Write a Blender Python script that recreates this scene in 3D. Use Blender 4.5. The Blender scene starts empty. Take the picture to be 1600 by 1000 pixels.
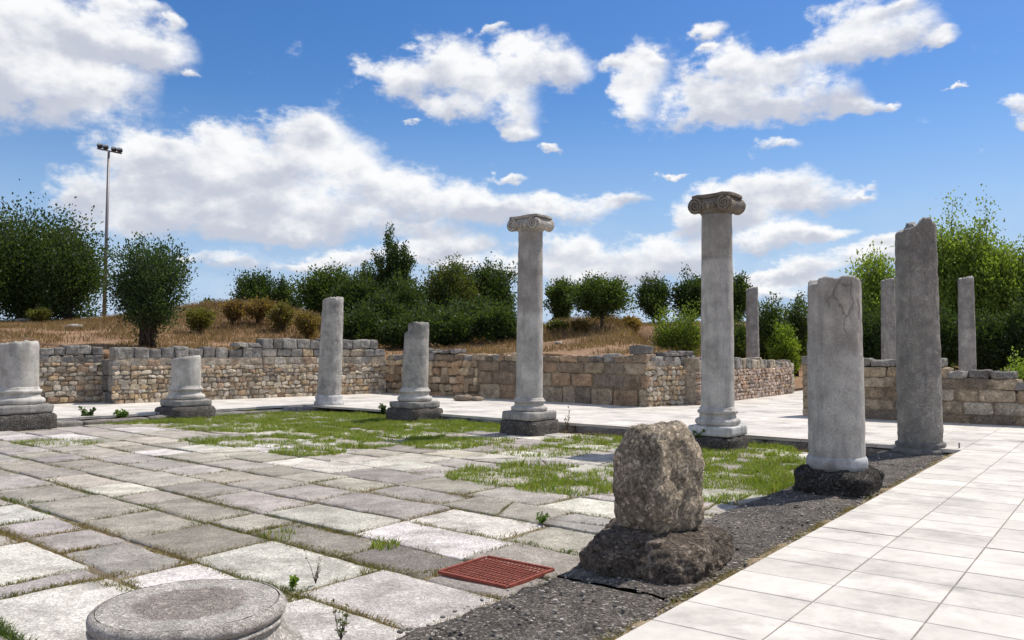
import bpy, math, random
import numpy as np
from mathutils import Vector, Matrix, noise as mn

# ------------------------------------------------------------------ camera, sky, sun, exposure
scene = bpy.context.scene
COL = scene.collection
FPX, VH, EYE = 1290.0, 548.0, 1.6
PITCH = math.atan((VH - 500) / FPX)
cam = bpy.data.cameras.new('camera')
cam.sensor_width = 36.0
cam.lens = 36.0 * FPX / 1600
cam.clip_end = 5000
camo = bpy.data.objects.new('camera', cam)
camo.location = (0, 0, EYE)
camo.rotation_euler = (math.pi / 2 + PITCH, 0, 0)
COL.objects.link(camo)
scene.camera = camo

SUN_EL = math.radians(58)
SUN_H = Vector((0.85, 0.53, 0)).normalized()
sun_dir = Vector((SUN_H.x * math.cos(SUN_EL), SUN_H.y * math.cos(SUN_EL), math.sin(SUN_EL)))
sl = bpy.data.lights.new('sun', 'SUN')
sl.energy = 4.6
sl.angle = math.radians(0.53)
sl.color = (1.0, 0.93, 0.83)
so = bpy.data.objects.new('sun', sl)
so.rotation_euler = (-sun_dir).to_track_quat('-Z', 'Y').to_euler()
so.location = (20, 10, 40)
COL.objects.link(so)
scene.view_settings.view_transform = 'Standard'
scene.view_settings.look = 'None'
scene.view_settings.exposure = 0.0
scene.view_settings.gamma = 1.0


def ray(u, v):
    dx = (u - 800) / FPX
    dy = (500 - v) / FPX
    return Vector((dx, math.cos(PITCH) - dy * math.sin(PITCH), math.sin(PITCH) + dy * math.cos(PITCH)))


def P(u, v, z=0.0):
    """where the photograph's point (u, v) meets the level z"""
    r = ray(u, v)
    t = (z - EYE) / r.z
    return np.array((r.x * t, r.y * t, z))


def PY(u, v, y):
    r = ray(u, v)
    t = y / r.y
    return np.array((r.x * t, y, EYE + r.z * t))


def build_sky():
    w = bpy.data.worlds.new('World')
    scene.world = w
    w.use_nodes = True
    w.cycles.sampling_method = 'MANUAL'
    w.cycles.sample_map_resolution = 256
    nt = w.node_tree
    N, L = nt.nodes, nt.links
    for n in list(N):
        N.remove(n)
    out = N.new('ShaderNodeOutputWorld')
    sky = N.new('ShaderNodeTexSky')
    sky.sky_type = 'NISHITA'
    sky.sun_disc = False
    sky.sun_elevation = SUN_EL
    sky.sun_rotation = math.atan2(SUN_H.x, SUN_H.y)
    sky.air_density = 1.0
    sky.dust_density = 0.4
    sky.ozone_density = 3.0
    bg = N.new('ShaderNodeBackground')
    bg.inputs['Strength'].default_value = SKY_STRENGTH
    hs = N.new('ShaderNodeHueSaturation')
    hs.inputs['Saturation'].default_value = 1.32
    hs.inputs['Value'].default_value = 1.24
    L.new(sky.outputs[0], hs.inputs['Color'])
    hs.inputs['Hue'].default_value = 0.508
    air = N.new('ShaderNodeMix')
    air.data_type = 'RGBA'
    L.new(hs.outputs[0], air.inputs[6])
    air.inputs[7].default_value = (0.40 / SKY_STRENGTH, 0.57 / SKY_STRENGTH, 0.83 / SKY_STRENGTH, 1)
    L.new(air.outputs[2], bg.inputs['Color'])

    def math_(op, a, b=None, c=None, clamp=False):
        n = N.new('ShaderNodeMath')
        n.operation = op
        n.use_clamp = clamp
        for i, x in enumerate((a, b, c)):
            if x is None:
                continue
            if isinstance(x, (int, float)):
                n.inputs[i].default_value = x
            else:
                L.new(x, n.inputs[i])
        return n.outputs[0]

    def vec(op, a, b=None, c=None):
        n = N.new('ShaderNodeVectorMath')
        n.operation = op
        for i, x in enumerate((a, b, c)):
            if x is None:
                continue
            if isinstance(x, tuple):
                n.inputs[i].default_value = x
            else:
                L.new(x, n.inputs[i])
        return n.outputs['Value'] if op in ('DOT_PRODUCT', 'LENGTH') else n.outputs['Vector']

    def noise(vecs, scale, detail, rough=0.55):
        n = N.new('ShaderNodeTexNoise')
        n.inputs['Scale'].default_value = scale
        n.inputs['Detail'].default_value = detail
        n.inputs['Roughness'].default_value = rough
        L.new(vecs, n.inputs['Vector'])
        return n

    tc = N.new('ShaderNodeTexCoord')
    d = vec('NORMALIZE', tc.outputs['Generated'])
    sep = N.new('ShaderNodeSeparateXYZ')
    L.new(d, sep.inputs[0])
    az = math_('ARCTAN2', sep.outputs[0], sep.outputs[1])
    el = math_('ARCSINE', sep.outputs[2])
    am = N.new('ShaderNodeMapRange')
    am.interpolation_type = 'SMOOTHSTEP'
    L.new(el, am.inputs['Value'])
    am.inputs['From Min'].default_value = 0.32
    am.inputs['From Max'].default_value = 0.02
    am.inputs['To Max'].default_value = 0.9
    L.new(am.outputs[0], air.inputs['Factor'])
    cmb = N.new('ShaderNodeCombineXYZ')
    L.new(az, cmb.inputs[0])
    L.new(el, cmb.inputs[1])
    pos = cmb.outputs[0]
    stretched = vec('MULTIPLY', pos, (1.0, 1.5, 1.0))
    n1 = noise(stretched, 7.0, 4.0, 0.62)
    n2 = noise(stretched, 20.0, 6.0, 0.66)
    n3 = noise(vec('ADD', stretched, (0.0, -0.012, 0.35)), 13.0, 4.0, 0.6)
    warp = vec('MULTIPLY', vec('ADD', n1.outputs['Color'], (-0.5, -0.5, -0.5)), (0.09, 0.055, 0.0))
    warp2 = vec('MULTIPLY', vec('ADD', n2.outputs['Color'], (-0.5, -0.5, -0.5)), (0.05, 0.035, 0.0))
    p2 = vec('ADD', vec('ADD', pos, warp), warp2)
    run, cx0, cy0 = p2, 0.0, 0.0            # one running offset from cloud to cloud, one running sum (amount, height within cloud)
    acc = None
    for (u, v, ru, rv) in CLOUDS:
        r = ray(u, v).normalized()
        caz, cel = math.atan2(r.x, r.y), math.asin(r.z)
        run = vec('ADD', run, (cx0 - caz, cy0 - cel, 0.0))
        if acc is not None:
            run = vec('MULTIPLY_ADD', acc, (1e-9, 1e-9, 0.0), run)
        cx0, cy0 = caz, cel
        q = vec('MULTIPLY', run, (FPX / ru, FPX / rv, 0.0))
        wgt = math_('POWER', 0.25, vec('DOT_PRODUCT', q, q))
        one = vec('MULTIPLY_ADD', q, (0.0, 1.0, 0.0), (1.0, 0.0, 0.0))
        sc = N.new('ShaderNodeVectorMath')
        sc.operation = 'SCALE'
        L.new(one, sc.inputs[0])
        L.new(wgt, sc.inputs['Scale'])
        acc = sc.outputs['Vector'] if acc is None else vec('ADD', acc, sc.outputs['Vector'])
    sp = N.new('ShaderNodeSeparateXYZ')
    L.new(acc, sp.inputs[0])
    D, S = sp.outputs[0], sp.outputs[1]
    # unseen clouds added outside the view, cover raised for brighter, whiter fill light
    far = math_('SUBTRACT', math_('ABSOLUTE', az), 0.72)
    far = math_('MULTIPLY', far, 6.0, clamp=True)
    g = noise(stretched, 3.0, 2.0)
    gm = math_('MULTIPLY', math_('SUBTRACT', g.outputs['Fac'], 0.44), 5.0, clamp=True)
    D = math_('MULTIPLY_ADD', gm, far, D)
    Dc = math_('MULTIPLY', math_('DIVIDE', D, math_('ADD', D, 0.45)), 1.27)
    nn = math_('SUBTRACT', n2.outputs['Fac'], 0.5)
    n1f = math_('SUBTRACT', n1.outputs['Fac'], 0.5)
    dens = math_('MULTIPLY_ADD', nn, 1.5, Dc)
    dens = math_('MULTIPLY_ADD', n1f, 1.3, dens)
    mr = N.new('ShaderNodeMapRange')
    mr.interpolation_type = 'SMOOTHSTEP'
    L.new(dens, mr.inputs['Value'])
    mr.inputs['From Min'].default_value = 0.24
    mr.inputs['From Max'].default_value = 0.86
    cover = mr.outputs[0]
    # tops catch the sun, undersides stay grey-lilac
    shade = math_('DIVIDE', S, math_('ADD', D, 0.15))
    shade = math_('MULTIPLY_ADD', math_('SUBTRACT', n3.outputs['Fac'], 0.5), 2.6, shade)
    shade = math_('MULTIPLY_ADD', math_('SUBTRACT', dens, 0.7), -0.32, shade)
    ms = N.new('ShaderNodeMapRange')
    ms.interpolation_type = 'SMOOTHSTEP'
    L.new(shade, ms.inputs['Value'])
    ms.inputs['From Min'].default_value = -0.62
    ms.inputs['From Max'].default_value = 0.42
    cc = N.new('ShaderNodeMix')
    cc.data_type = 'RGBA'
    L.new(ms.outputs[0], cc.inputs['Factor'])
    cc.inputs[6].default_value = (0.58, 0.61, 0.70, 1)
    cc.inputs[7].default_value = (1.0, 1.0, 1.0, 1)
    cbg = N.new('ShaderNodeBackground')
    L.new(cc.outputs[2], cbg.inputs['Color'])
    cbg.inputs['Strength'].default_value = 1.0
    # thin veil towards the horizon
    veil = N.new('ShaderNodeMapRange')
    veil.interpolation_type = 'SMOOTHSTEP'
    L.new(el, veil.inputs['Value'])
    veil.inputs['From Min'].default_value = 0.22
    veil.inputs['From Max'].default_value = -0.02
    veil.inputs['To Max'].default_value = 0.55
    vn = math_('MULTIPLY', math_('SUBTRACT', n1.outputs['Fac'], 0.30), 2.6, clamp=True)
    veilf = math_('MULTIPLY', veil.outputs[0], vn)
    cov = math_('MAXIMUM', cover, veilf)
    mix = N.new('ShaderNodeMixShader')
    L.new(math_('MULTIPLY', cov, 0.97), mix.inputs[0])
    L.new(bg.outputs[0], mix.inputs[1])
    L.new(cbg.outputs[0], mix.inputs[2])
    L.new(mix.outputs[0], out.inputs['Surface'])


SKY_STRENGTH = 0.10
CLOUDS = [
    (60, 35, 120, 55), (150, 70, 100, 32), (225, 85, 60, 22), (50, 130, 120, 45), (140, 138, 70, 22), (10, 90, 70, 80),
    (200, 8, 50, 14), (272, 40, 14, 10), (297, 116, 9, 5),
    (250, 232, 80, 30), (335, 212, 40, 26), (455, 190, 60, 30), (500, 210, 60, 26), (200, 290, 95, 30), (125, 310, 45, 24),
    (330, 270, 110, 34), (450, 255, 95, 36), (290, 340, 130, 30), (450, 325, 130, 42), (560, 265, 45, 34), (620, 305, 75, 38),
    (700, 320, 75, 30), (780, 325, 65, 20), (880, 325, 75, 18), (975, 308, 38, 14), (600, 360, 130, 20), (430, 370, 80, 16),
    (330, 412, 75, 14), (720, 385, 60, 20), (900, 395, 75, 34), (1000, 400, 85, 26), (950, 432, 120, 24), (1080, 415, 60, 26),
    (650, 395, 60, 16), (560, 405, 60, 12), (760, 420, 80, 16), (480, 415, 50, 9), (1180, 455, 80, 14),
    (620, 118, 52, 28), (690, 88, 40, 28), (735, 118, 90, 38), (840, 100, 62, 34), (885, 118, 34, 20), (795, 175, 46, 28),
    (810, 207, 34, 13), (765, 52, 24, 7), (700, 160, 48, 18), (642, 182, 16, 4),
    (1000, 105, 48, 36), (982, 160, 34, 34), (1022, 82, 24, 12), (955, 100, 24, 10),
    (1150, 108, 56, 32), (1205, 105, 48, 28), (1120, 162, 72, 28), (1230, 165, 92, 28), (1285, 138, 46, 28), (1335, 170, 46, 11),
    (1391, 161, 6, 8),
    (1330, 18, 70, 24), (1275, 60, 56, 20), (1340, 60, 72, 24), (1410, 48, 48, 20), (1470, 62, 24, 9), (1245, 85, 46, 11),
    (1400, 8, 34, 10),
    (1112, 42, 26, 12), (1115, 72, 12, 6), (1212, 229, 28, 10), (1058, 272, 18, 5), (860, 232, 16, 6), (790, 283, 26, 6),
    (1180, 288, 56, 24), (1232, 295, 48, 25), (1290, 310, 46, 20), (1150, 330, 72, 24), (1108, 325, 48, 24), (1335, 304, 22, 5),
    (1240, 368, 58, 15), (1290, 368, 34, 9), (1170, 380, 66, 15), (1080, 350, 40, 30),
    (1200, 430, 66, 11), (1250, 420, 50, 15), (1330, 405, 52, 14), (1385, 383, 36, 9), (1420, 400, 40, 14),
    (1578, 165, 26, 14), (1590, 190, 18, 9), (1496, 125, 13, 4),
]
build_sky()

# ------------------------------------------------------------------ helpers
rng = np.random.default_rng(11)
random.seed(4)


class MB:
    """collects points, faces and a tint per point, builds ONE mesh object"""

    def __init__(self):
        self.v, self.f, self.c, self.n = [], {}, [], 0

    def add(self, v, faces, c=(1, 1, 1)):
        v = np.asarray(v, float).reshape(-1, 3)
        c = np.asarray(c, float)
        if c.ndim == 1:
            c = np.tile(c, (len(v), 1))
        self.v.append(v)
        self.c.append(c)
        if isinstance(faces, np.ndarray):
            self.f.setdefault(faces.shape[1], []).append(faces + self.n)
        else:
            by = {}
            for q in faces:
                by.setdefault(len(q), []).append(q)
            for k, q in by.items():
                self.f.setdefault(k, []).append(np.asarray(q, int) + self.n)
        self.n += len(v)

    def build(self, name, mat, parent=None, smooth=True, loc=None):
        V = np.concatenate(self.v) if self.v else np.zeros((0, 3))
        Cc = np.concatenate(self.c) if self.c else np.zeros((0, 3))
        if loc is not None:
            V = V - np.asarray(loc, float)
        me = bpy.data.meshes.new(name)
        me.vertices.add(len(V))
        me.vertices.foreach_set('co', V.ravel())
        idx, starts, tot = [], [], 0
        for k, arrs in self.f.items():
            a = np.concatenate(arrs)
            idx.append(a.ravel())
            starts.append(np.arange(len(a)) * k + tot)
            tot += a.size
        if idx:
            idx = np.concatenate(idx)
            starts = np.concatenate(starts)
            me.loops.add(len(idx))
            me.loops.foreach_set('vertex_index', idx.astype(np.int32))
            me.polygons.add(len(starts))
            me.polygons.foreach_set('loop_start', starts.astype(np.int32))
        me.update(calc_edges=True)
        me.validate()
        at = me.attributes.new('tint', 'FLOAT_COLOR', 'POINT')
        at.data.foreach_set('color', np.concatenate([Cc, np.ones((len(Cc), 1))], 1).astype(np.float32).ravel())
        if len(me.polygons):
            me.polygons.foreach_set('use_smooth', np.full(len(me.polygons), bool(smooth)))
        me.materials.append(mat)
        o = bpy.data.objects.new(name, me)
        COL.objects.link(o)
        if loc is not None:
            o.location = loc
        if parent is not None:
            o.parent = parent
            o.location = (0, 0, 0) if loc is None else o.location
        return o


def tag(o, label=None, cat=None, group=None, kind=None):
    if label:
        o['label'] = label
    if cat:
        o['category'] = cat
    if group:
        o['group'] = group
    if kind:
        o['kind'] = kind
    return o


def empty(name, loc, label, cat, group=None, rz=0.0):
    o = bpy.data.objects.new(name, None)
    o.location = loc
    o.rotation_euler = (0, 0, rz)
    o.empty_display_size = 0.2
    COL.objects.link(o)
    return tag(o, label, cat, group)


def fbm(p, octs=4, gain=0.5):
    s, a = 0.0, 1.0
    q = Vector(p)
    for _ in range(octs):
        s += a * mn.noise(q)
        q = q * 2.03 + Vector((3.1, 1.7, 5.3))
        a *= gain
    return s


def sstep(x, a, b):
    t = np.clip((x - a) / (b - a), 0, 1)
    return t * t * (3 - 2 * t)


# ------------------------------------------------------------------ materials
def new_mat(name):
    m = bpy.data.materials.new(name)
    m.use_nodes = True
    nt = m.node_tree
    return m, nt, nt.nodes, nt.links, nt.nodes['Principled BSDF']


def stone_mat(name, scale=8.0, contrast=0.35, grit=60.0, grit_amt=0.3, bump=0.4, dist=0.02, rough=0.9,
              stain=None, stain_amt=0.5, streak=None, spots=None, pits=0.0, spec=0.25):
    """tint attribute x mottling, grit, stains and streaks; bump from the same noises"""
    m, nt, N, L, b = new_mat(name)
    b.inputs['Roughness'].default_value = rough
    b.inputs['Specular IOR Level'].default_value = spec
    tc = N.new('ShaderNodeNewGeometry')
    pos = tc.outputs['Position']
    at = N.new('ShaderNodeAttribute')
    at.attribute_name = 'tint'

    def noise(s, d=6.0, r=0.6, v=None):
        n = N.new('ShaderNodeTexNoise')
        n.inputs['Scale'].default_value = s
        n.inputs['Detail'].default_value = d
        n.inputs['Roughness'].default_value = r
        L.new(v if v is not None else pos, n.inputs['Vector'])
        return n.outputs['Fac']

    def ramp(x, a, c, lo, hi):
        n = N.new('ShaderNodeMapRange')
        L.new(x, n.inputs['Value'])
        n.inputs['From Min'].default_value = a
        n.inputs['From Max'].default_value = c
        n.inputs['To Min'].default_value = lo
        n.inputs['To Max'].default_value = hi
        return n.outputs[0]

    def mul(col, fac):
        n = N.new('ShaderNodeMix')
        n.data_type = 'RGBA'
        n.blend_type = 'MULTIPLY'
        n.inputs['Factor'].default_value = 1.0
        L.new(col, n.inputs[6])
        c = N.new('ShaderNodeCombineXYZ')
        for i in range(3):
            L.new(fac, c.inputs[i])
        L.new(c.outputs[0], n.inputs[7])
        return n.outputs[2]

    def mixc(col, rgb, fac):
        n = N.new('ShaderNodeMix')
        n.data_type = 'RGBA'
        L.new(fac, n.inputs['Factor'])
        L.new(col, n.inputs[6])
        n.inputs[7].default_value = (*rgb, 1)
        return n.outputs[2]

    big = noise(scale, 7.0, 0.62)
    fine = noise(grit, 4.0, 0.7)
    col = mul(at.outputs['Color'], ramp(big, 0.25, 0.75, 1 - contrast, 1 + contrast))
    col = mul(col, ramp(fine, 0.3, 0.7, 1 - grit_amt, 1 + grit_amt))
    if stain is not None:
        s = noise(scale * 0.45, 8.0, 0.68)
        col = mixc(col, stain, ramp(s, 0.50, 0.72, 0.0, stain_amt))
    if streak is not None:
        mp = N.new('ShaderNodeVectorMath')
        mp.operation = 'MULTIPLY'
        L.new(pos, mp.inputs[0])
        mp.inputs[1].default_value = (9.0, 9.0, 1.1)
        s = noise(1.0, 7.0, 0.66, mp.outputs[0])
        col = mixc(col, streak, ramp(s, 0.50, 0.74, 0.0, 0.75))
    if spots is not None:
        vo = N.new('ShaderNodeTexVoronoi')
        vo.inputs['Scale'].default_value = spots[0]
        L.new(pos, vo.inputs['Vector'])
        col = mixc(col, spots[1], ramp(vo.outputs['Distance'], 0.32, 0.16, 0.0, spots[2]))
    L.new(col, b.inputs['Base Color'])
    h = N.new('ShaderNodeMath')
    h.operation = 'MULTIPLY_ADD'
    L.new(fine, h.inputs[0])
    h.inputs[1].default_value = 0.45
    L.new(big, h.inputs[2])
    hh = h.outputs[0]
    if pits:
        pn = noise(grit * 0.4, 5.0, 0.75)
        pm = N.new('ShaderNodeMath')
        pm.operation = 'MULTIPLY_ADD'
        L.new(ramp(pn, 0.40, 0.56, 0.0, 1.0), pm.inputs[0])
        pm.inputs[1].default_value = pits
        L.new(hh, pm.inputs[2])
        hh = pm.outputs[0]
    bp = N.new('ShaderNodeBump')
    bp.inputs['Strength'].default_value = bump
    bp.inputs['Distance'].default_value = dist
    L.new(hh, bp.inputs['Height'])
    L.new(bp.outputs[0], b.inputs['Normal'])
    return m


def leaf_mat(name, trans=0.35, rough=0.5):
    m, nt, N, L, b = new_mat(name)
    at = N.new('ShaderNodeAttribute')
    at.attribute_name = 'tint'
    L.new(at.outputs['Color'], b.inputs['Base Color'])
    b.inputs['Roughness'].default_value = rough
    b.inputs['Specular IOR Level'].default_value = 0.3
    t = N.new('ShaderNodeBsdfTranslucent')
    g = N.new('ShaderNodeMix')
    g.data_type = 'RGBA'
    g.blend_type = 'MULTIPLY'
    g.inputs['Factor'].default_value = 1.0
    L.new(at.outputs['Color'], g.inputs[6])
    g.inputs[7].default_value = (1.5, 1.6, 0.6, 1)
    L.new(g.outputs[2], t.inputs['Color'])
    mx = N.new('ShaderNodeMixShader')
    mx.inputs[0].default_value = trans
    L.new(b.outputs[0], mx.inputs[1])
    L.new(t.outputs[0], mx.inputs[2])
    L.new(mx.outputs[0], N['Material Output'].inputs['Surface'])
    return m


def plain_mat(name, rgb, rough=0.6, metal=0.0, var=0.25, scale=12.0):
    m, nt, N, L, b = new_mat(name)
    n = N.new('ShaderNodeTexNoise')
    n.inputs['Scale'].default_value = scale
    n.inputs['Detail'].default_value = 6
    g = N.new('ShaderNodeNewGeometry')
    L.new(g.outputs['Position'], n.inputs['Vector'])
    mx = N.new('ShaderNodeMix')
    mx.data_type = 'RGBA'
    L.new(n.outputs['Fac'], mx.inputs['Factor'])
    mx.inputs[6].default_value = (*[c * (1 - var) for c in rgb], 1)
    mx.inputs[7].default_value = (*[c * (1 + var) for c in rgb], 1)
    L.new(mx.outputs[2], b.inputs['Base Color'])
    b.inputs['Roughness'].default_value = rough
    b.inputs['Metallic'].default_value = metal
    return m


M_PAVE = stone_mat('white_marble_tile', 1.9, 0.17, 9.0, 0.07, 0.12, 0.004, 0.8, stain=(0.30, 0.285, 0.26), stain_amt=1.0)
M_SLAB = stone_mat('old_paving_stone', 3.6, 0.34, 50.0, 0.40, 0.85, 0.016, 0.95, stain=(0.18, 0.16, 0.13), stain_amt=0.7, pits=0.5)
M_SOIL = stone_mat('court_soil', 4.0, 0.4, 60.0, 0.4, 0.8, 0.02, 1.0)
M_CONGL = stone_mat('dark_conglomerate', 5.0, 0.45, 48.0, 0.75, 1.0, 0.03, 0.95, spots=(30.0, (0.50, 0.45, 0.39), 0.85), stain=(0.06, 0.052, 0.045), stain_amt=0.5, pits=0.8)
M_BOULDER = stone_mat('pitted_boulder', 6.0, 0.5, 34.0, 0.75, 1.0, 0.06, 0.95, stain=(0.06, 0.05, 0.04), stain_amt=0.6, spots=(26.0, (0.46, 0.39, 0.29), 0.45), pits=1.2)
M_MARBLE = stone_mat('grey_marble', 3.2, 0.36, 45.0, 0.24, 0.45, 0.012, 0.85, stain=(0.19, 0.175, 0.155), stain_amt=0.75, streak=(0.21, 0.205, 0.20), pits=0.25)
M_WEATHERED = stone_mat('weathered_marble', 5.0, 0.38, 55.0, 0.35, 0.9, 0.022, 0.9, stain=(0.17, 0.165, 0.16), stain_amt=0.7, streak=(0.20, 0.20, 0.20), pits=0.6)
M_DISC = stone_mat('lichen_stone', 9.0, 0.30, 75.0, 0.45, 0.9, 0.014, 0.95, stain=(0.14, 0.12, 0.11), stain_amt=0.6, pits=0.7)
M_WALL = stone_mat('limestone_masonry', 5.0, 0.42, 26.0, 0.40, 1.0, 0.045, 0.95, stain=(0.12, 0.09, 0.062), stain_amt=0.65, pits=0.4)
M_EARTH = stone_mat('dry_earth', 0.5, 0.30, 6.0, 0.45, 1.0, 0.06, 1.0, stain=(0.30, 0.19, 0.10), stain_amt=0.6)
M_LEAF = leaf_mat('leaf', 0.45)
M_GRASS = leaf_mat('grass_blade', 0.4)
M_DRY = leaf_mat('dry_grass_blade', 0.25, 0.8)
M_BARK = plain_mat('bark', (0.07, 0.05, 0.038), 0.95, var=0.4, scale=15)
M_RUST = plain_mat('rust_red_iron', (0.27, 0.065, 0.04), 0.85, 0.0, 0.65, 14)
M_PIT_SHADE = plain_mat('drain_shade', (0.03, 0.022, 0.02), 1.0)  # near-black: shade inside the drain put into the colour
M_STEEL = plain_mat('grey_steel', (0.20, 0.19, 0.19), 0.5, 0.5, 0.15, 3)
M_LAMP = plain_mat('dark_lamp_housing', (0.05, 0.05, 0.055), 0.5, 0.2)
M_GLASS = plain_mat('lamp_glass', (0.35, 0.37, 0.40), 0.15)

# ------------------------------------------------------------------ plan of the place
Z_COURT, Z_STRIP, Z_KERB = -0.16, -0.10, -0.05
D1 = np.array((0.607, 0.795))                       # along the right-hand walkway
DX = np.array((0.795, -0.607))                      # across it
CORNER = P(1503, 703)[:2]
KD = np.array((-0.7654, 0.6436))                    # along the far row of columns
KN = np.array((0.6436, 0.7654))
LD = np.array((0.6698, 0.7425))                     # along the left row
LN = np.array((-0.7425, 0.6698))
LEFTPT = P(80, 654)[:2]
EDGE_OFF = float(CORNER @ DX) - 0.01
W2DIR = np.array((0.744, 0.668))
W2N = np.array((-0.668, 0.744))
W3DIR = np.array((0.7395, -0.673))
W3N = np.array((0.673, 0.7395))
C0 = P(603, 614)[:2]
W3E = P(1010, 636)[:2]
W4A, W4B = P(1092, 633)[:2], P(1240, 614)[:2]
W4D = (W4B - W4A) / np.linalg.norm(W4B - W4A)
W4N = np.array((-W4D[1], W4D[0]))
W2L = P(178, 631)[:2]
A_W2L = float((W2L - C0) @ W3N)
W3BD = (P(1085, 631)[:2] - W3E) / np.linalg.norm(P(1085, 631)[:2] - W3E)
W3BN = np.array((-W3BD[1], W3BD[0]))


def court_side(p):
    """<0 inside the court, by the far and the left kerb lines and the walkway edge"""
    return max((p - CORNER) @ KN, (p - LEFTPT) @ LN, p @ DX - EDGE_OFF)


def ground_z(x, y):
    x = np.asarray(x, float)
    y = np.asarray(y, float)
    b = (x - C0[0]) * W2N[0] + (y - C0[1]) * W2N[1]
    a = (x - C0[0]) * W3N[0] + (y - C0[1]) * W3N[1]
    e = (x - W4A[0]) * W4N[0] + (y - W4A[1]) * W4N[1]          # >0 on the hill side of the passage wall
    e = np.minimum(e, (x - W3E[0]) * W3BN[0] + (y - W3E[1]) * W3BN[1])
    b = b - 1.1 * (a < A_W2L + 0.30)
    d = np.maximum(b, a * 1.15)
    hill = 1.42 + 0.068 * np.clip(d, 0, 27)
    hill = hill + 1.5 * np.exp(-(((x + 14.5) / 6.5) ** 2 + ((y - 45) / 6) ** 2))
    hill = hill + 0.75 * np.exp(-(((x - 4.8) / 5) ** 2 + ((y - 38.5) / 4) ** 2))
    back = sstep(7.6 - x, -0.4, 3.2) * (y > 26) + (y <= 26)
    mk = np.maximum(sstep(b, 0.25, 0.40), sstep(a, 0.25, 0.40) * sstep(e, 0.35, 0.35 + 0.5) * back)
    low = -0.30 + 0.45 * sstep((x - CORNER[0]) * KN[0] + (y - CORNER[1]) * KN[1], 12, 22)
    return low + (hill - low) * mk


def gz(x, y):
    return float(ground_z(x, y))


# ------------------------------------------------------------------ ground
def build_ground():
    def lines(lo, hi, brk, step=0.5):
        c = [np.arange(-45, 75, step), [-600, -300, -150, -90, -60, 90, 130, 200, 400, 900]]
        return np.unique(np.round(np.concatenate(c + [brk]), 3))
    A = lines(-40, 60, [A_W2L + 0.29, A_W2L + 0.31, 0.05, 0.25, 0.30, 0.35, 0.40, 0.45])
    B = lines(-40, 60, [1.3, 1.35, 1.4, 1.45, 1.5, 0.05, 0.25, 0.30, 0.35, 0.40, 0.45])
    # skew grid: A is the distance behind the dark wall, B behind the rubble wall
    T = np.linalg.inv(np.array([W3N, W2N]))
    aa, bb = np.meshgrid(A, B, indexing='ij')
    xy = C0 + np.stack([aa.ravel(), bb.ravel()], 1) @ T.T
    z = ground_z(xy[:, 0], xy[:, 1])
    for i in range(len(z)):
        if abs(xy[i, 0]) < 70 and xy[i, 1] < 110 and z[i] > 0.3:
            z[i] += 0.10 * fbm((xy[i, 0] * 0.5, xy[i, 1] * 0.5, 0.0), 3)
    V = np.concatenate([xy, z[:, None]], 1)
    nb = len(B)
    i = np.arange(len(A) - 1)[:, None] * nb + np.arange(nb - 1)[None, :]
    i = i.ravel()
    F = np.stack([i, i + nb, i + nb + 1, i + 1], 1)
    c = np.tile((0.25, 0.155, 0.09), (len(V), 1))
    g = np.array([0.5 + 0.5 * mn.noise(Vector((x * 0.25, y * 0.25, 2.0))) for x, y in xy])
    c = c * (0.75 + 0.5 * g[:, None])
    mb = MB()
    mb.add(V, F, c)
    tag(mb.build('ground', M_EARTH), kind='structure')


build_ground()


def clip(poly, p0, n):
    """keeps the part of a convex polygon where (p - p0).n <= 0"""
    out = []
    for i in range(len(poly)):
        a, b = poly[i], poly[(i + 1) % len(poly)]
        da, db = (a - p0) @ n, (b - p0) @ n
        if da <= 0:
            out.append(a)
        if (da < 0 < db) or (db < 0 < da):
            out.append(a + (b - a) * (da / (da - db)))
    return out


def inset(poly, g):
    c = sum(poly) / len(poly)
    out = []
    n = len(poly)
    for i in range(n):
        a, b, d = poly[i - 1], poly[i], poly[(i + 1) % n]
        e1 = (b - a) / (np.linalg.norm(b - a) + 1e-9)
        e2 = (d - b) / (np.linalg.norm(d - b) + 1e-9)
        n1 = np.array((-e1[1], e1[0]))
        n2 = np.array((-e2[1], e2[0]))
        if n1 @ (c - b) < 0:
            n1 = -n1
        if n2 @ (c - b) < 0:
            n2 = -n2
        k = (n1 + n2)
        q = k @ k
        out.append(b + k * (2 * g / q if q > 0.2 else g))
    return out


def area(poly):
    return 0.5 * abs(sum(poly[i][0] * poly[(i + 1) % len(poly)][1] - poly[(i + 1) % len(poly)][0] * poly[i][1] for i in range(len(poly))))


# ------------------------------------------------------------------ the white marble walkway
def in_view(p, marg=1.5):
    return p[1] > 2.0 and abs(p[0]) < p[1] * 0.66 + marg


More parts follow.
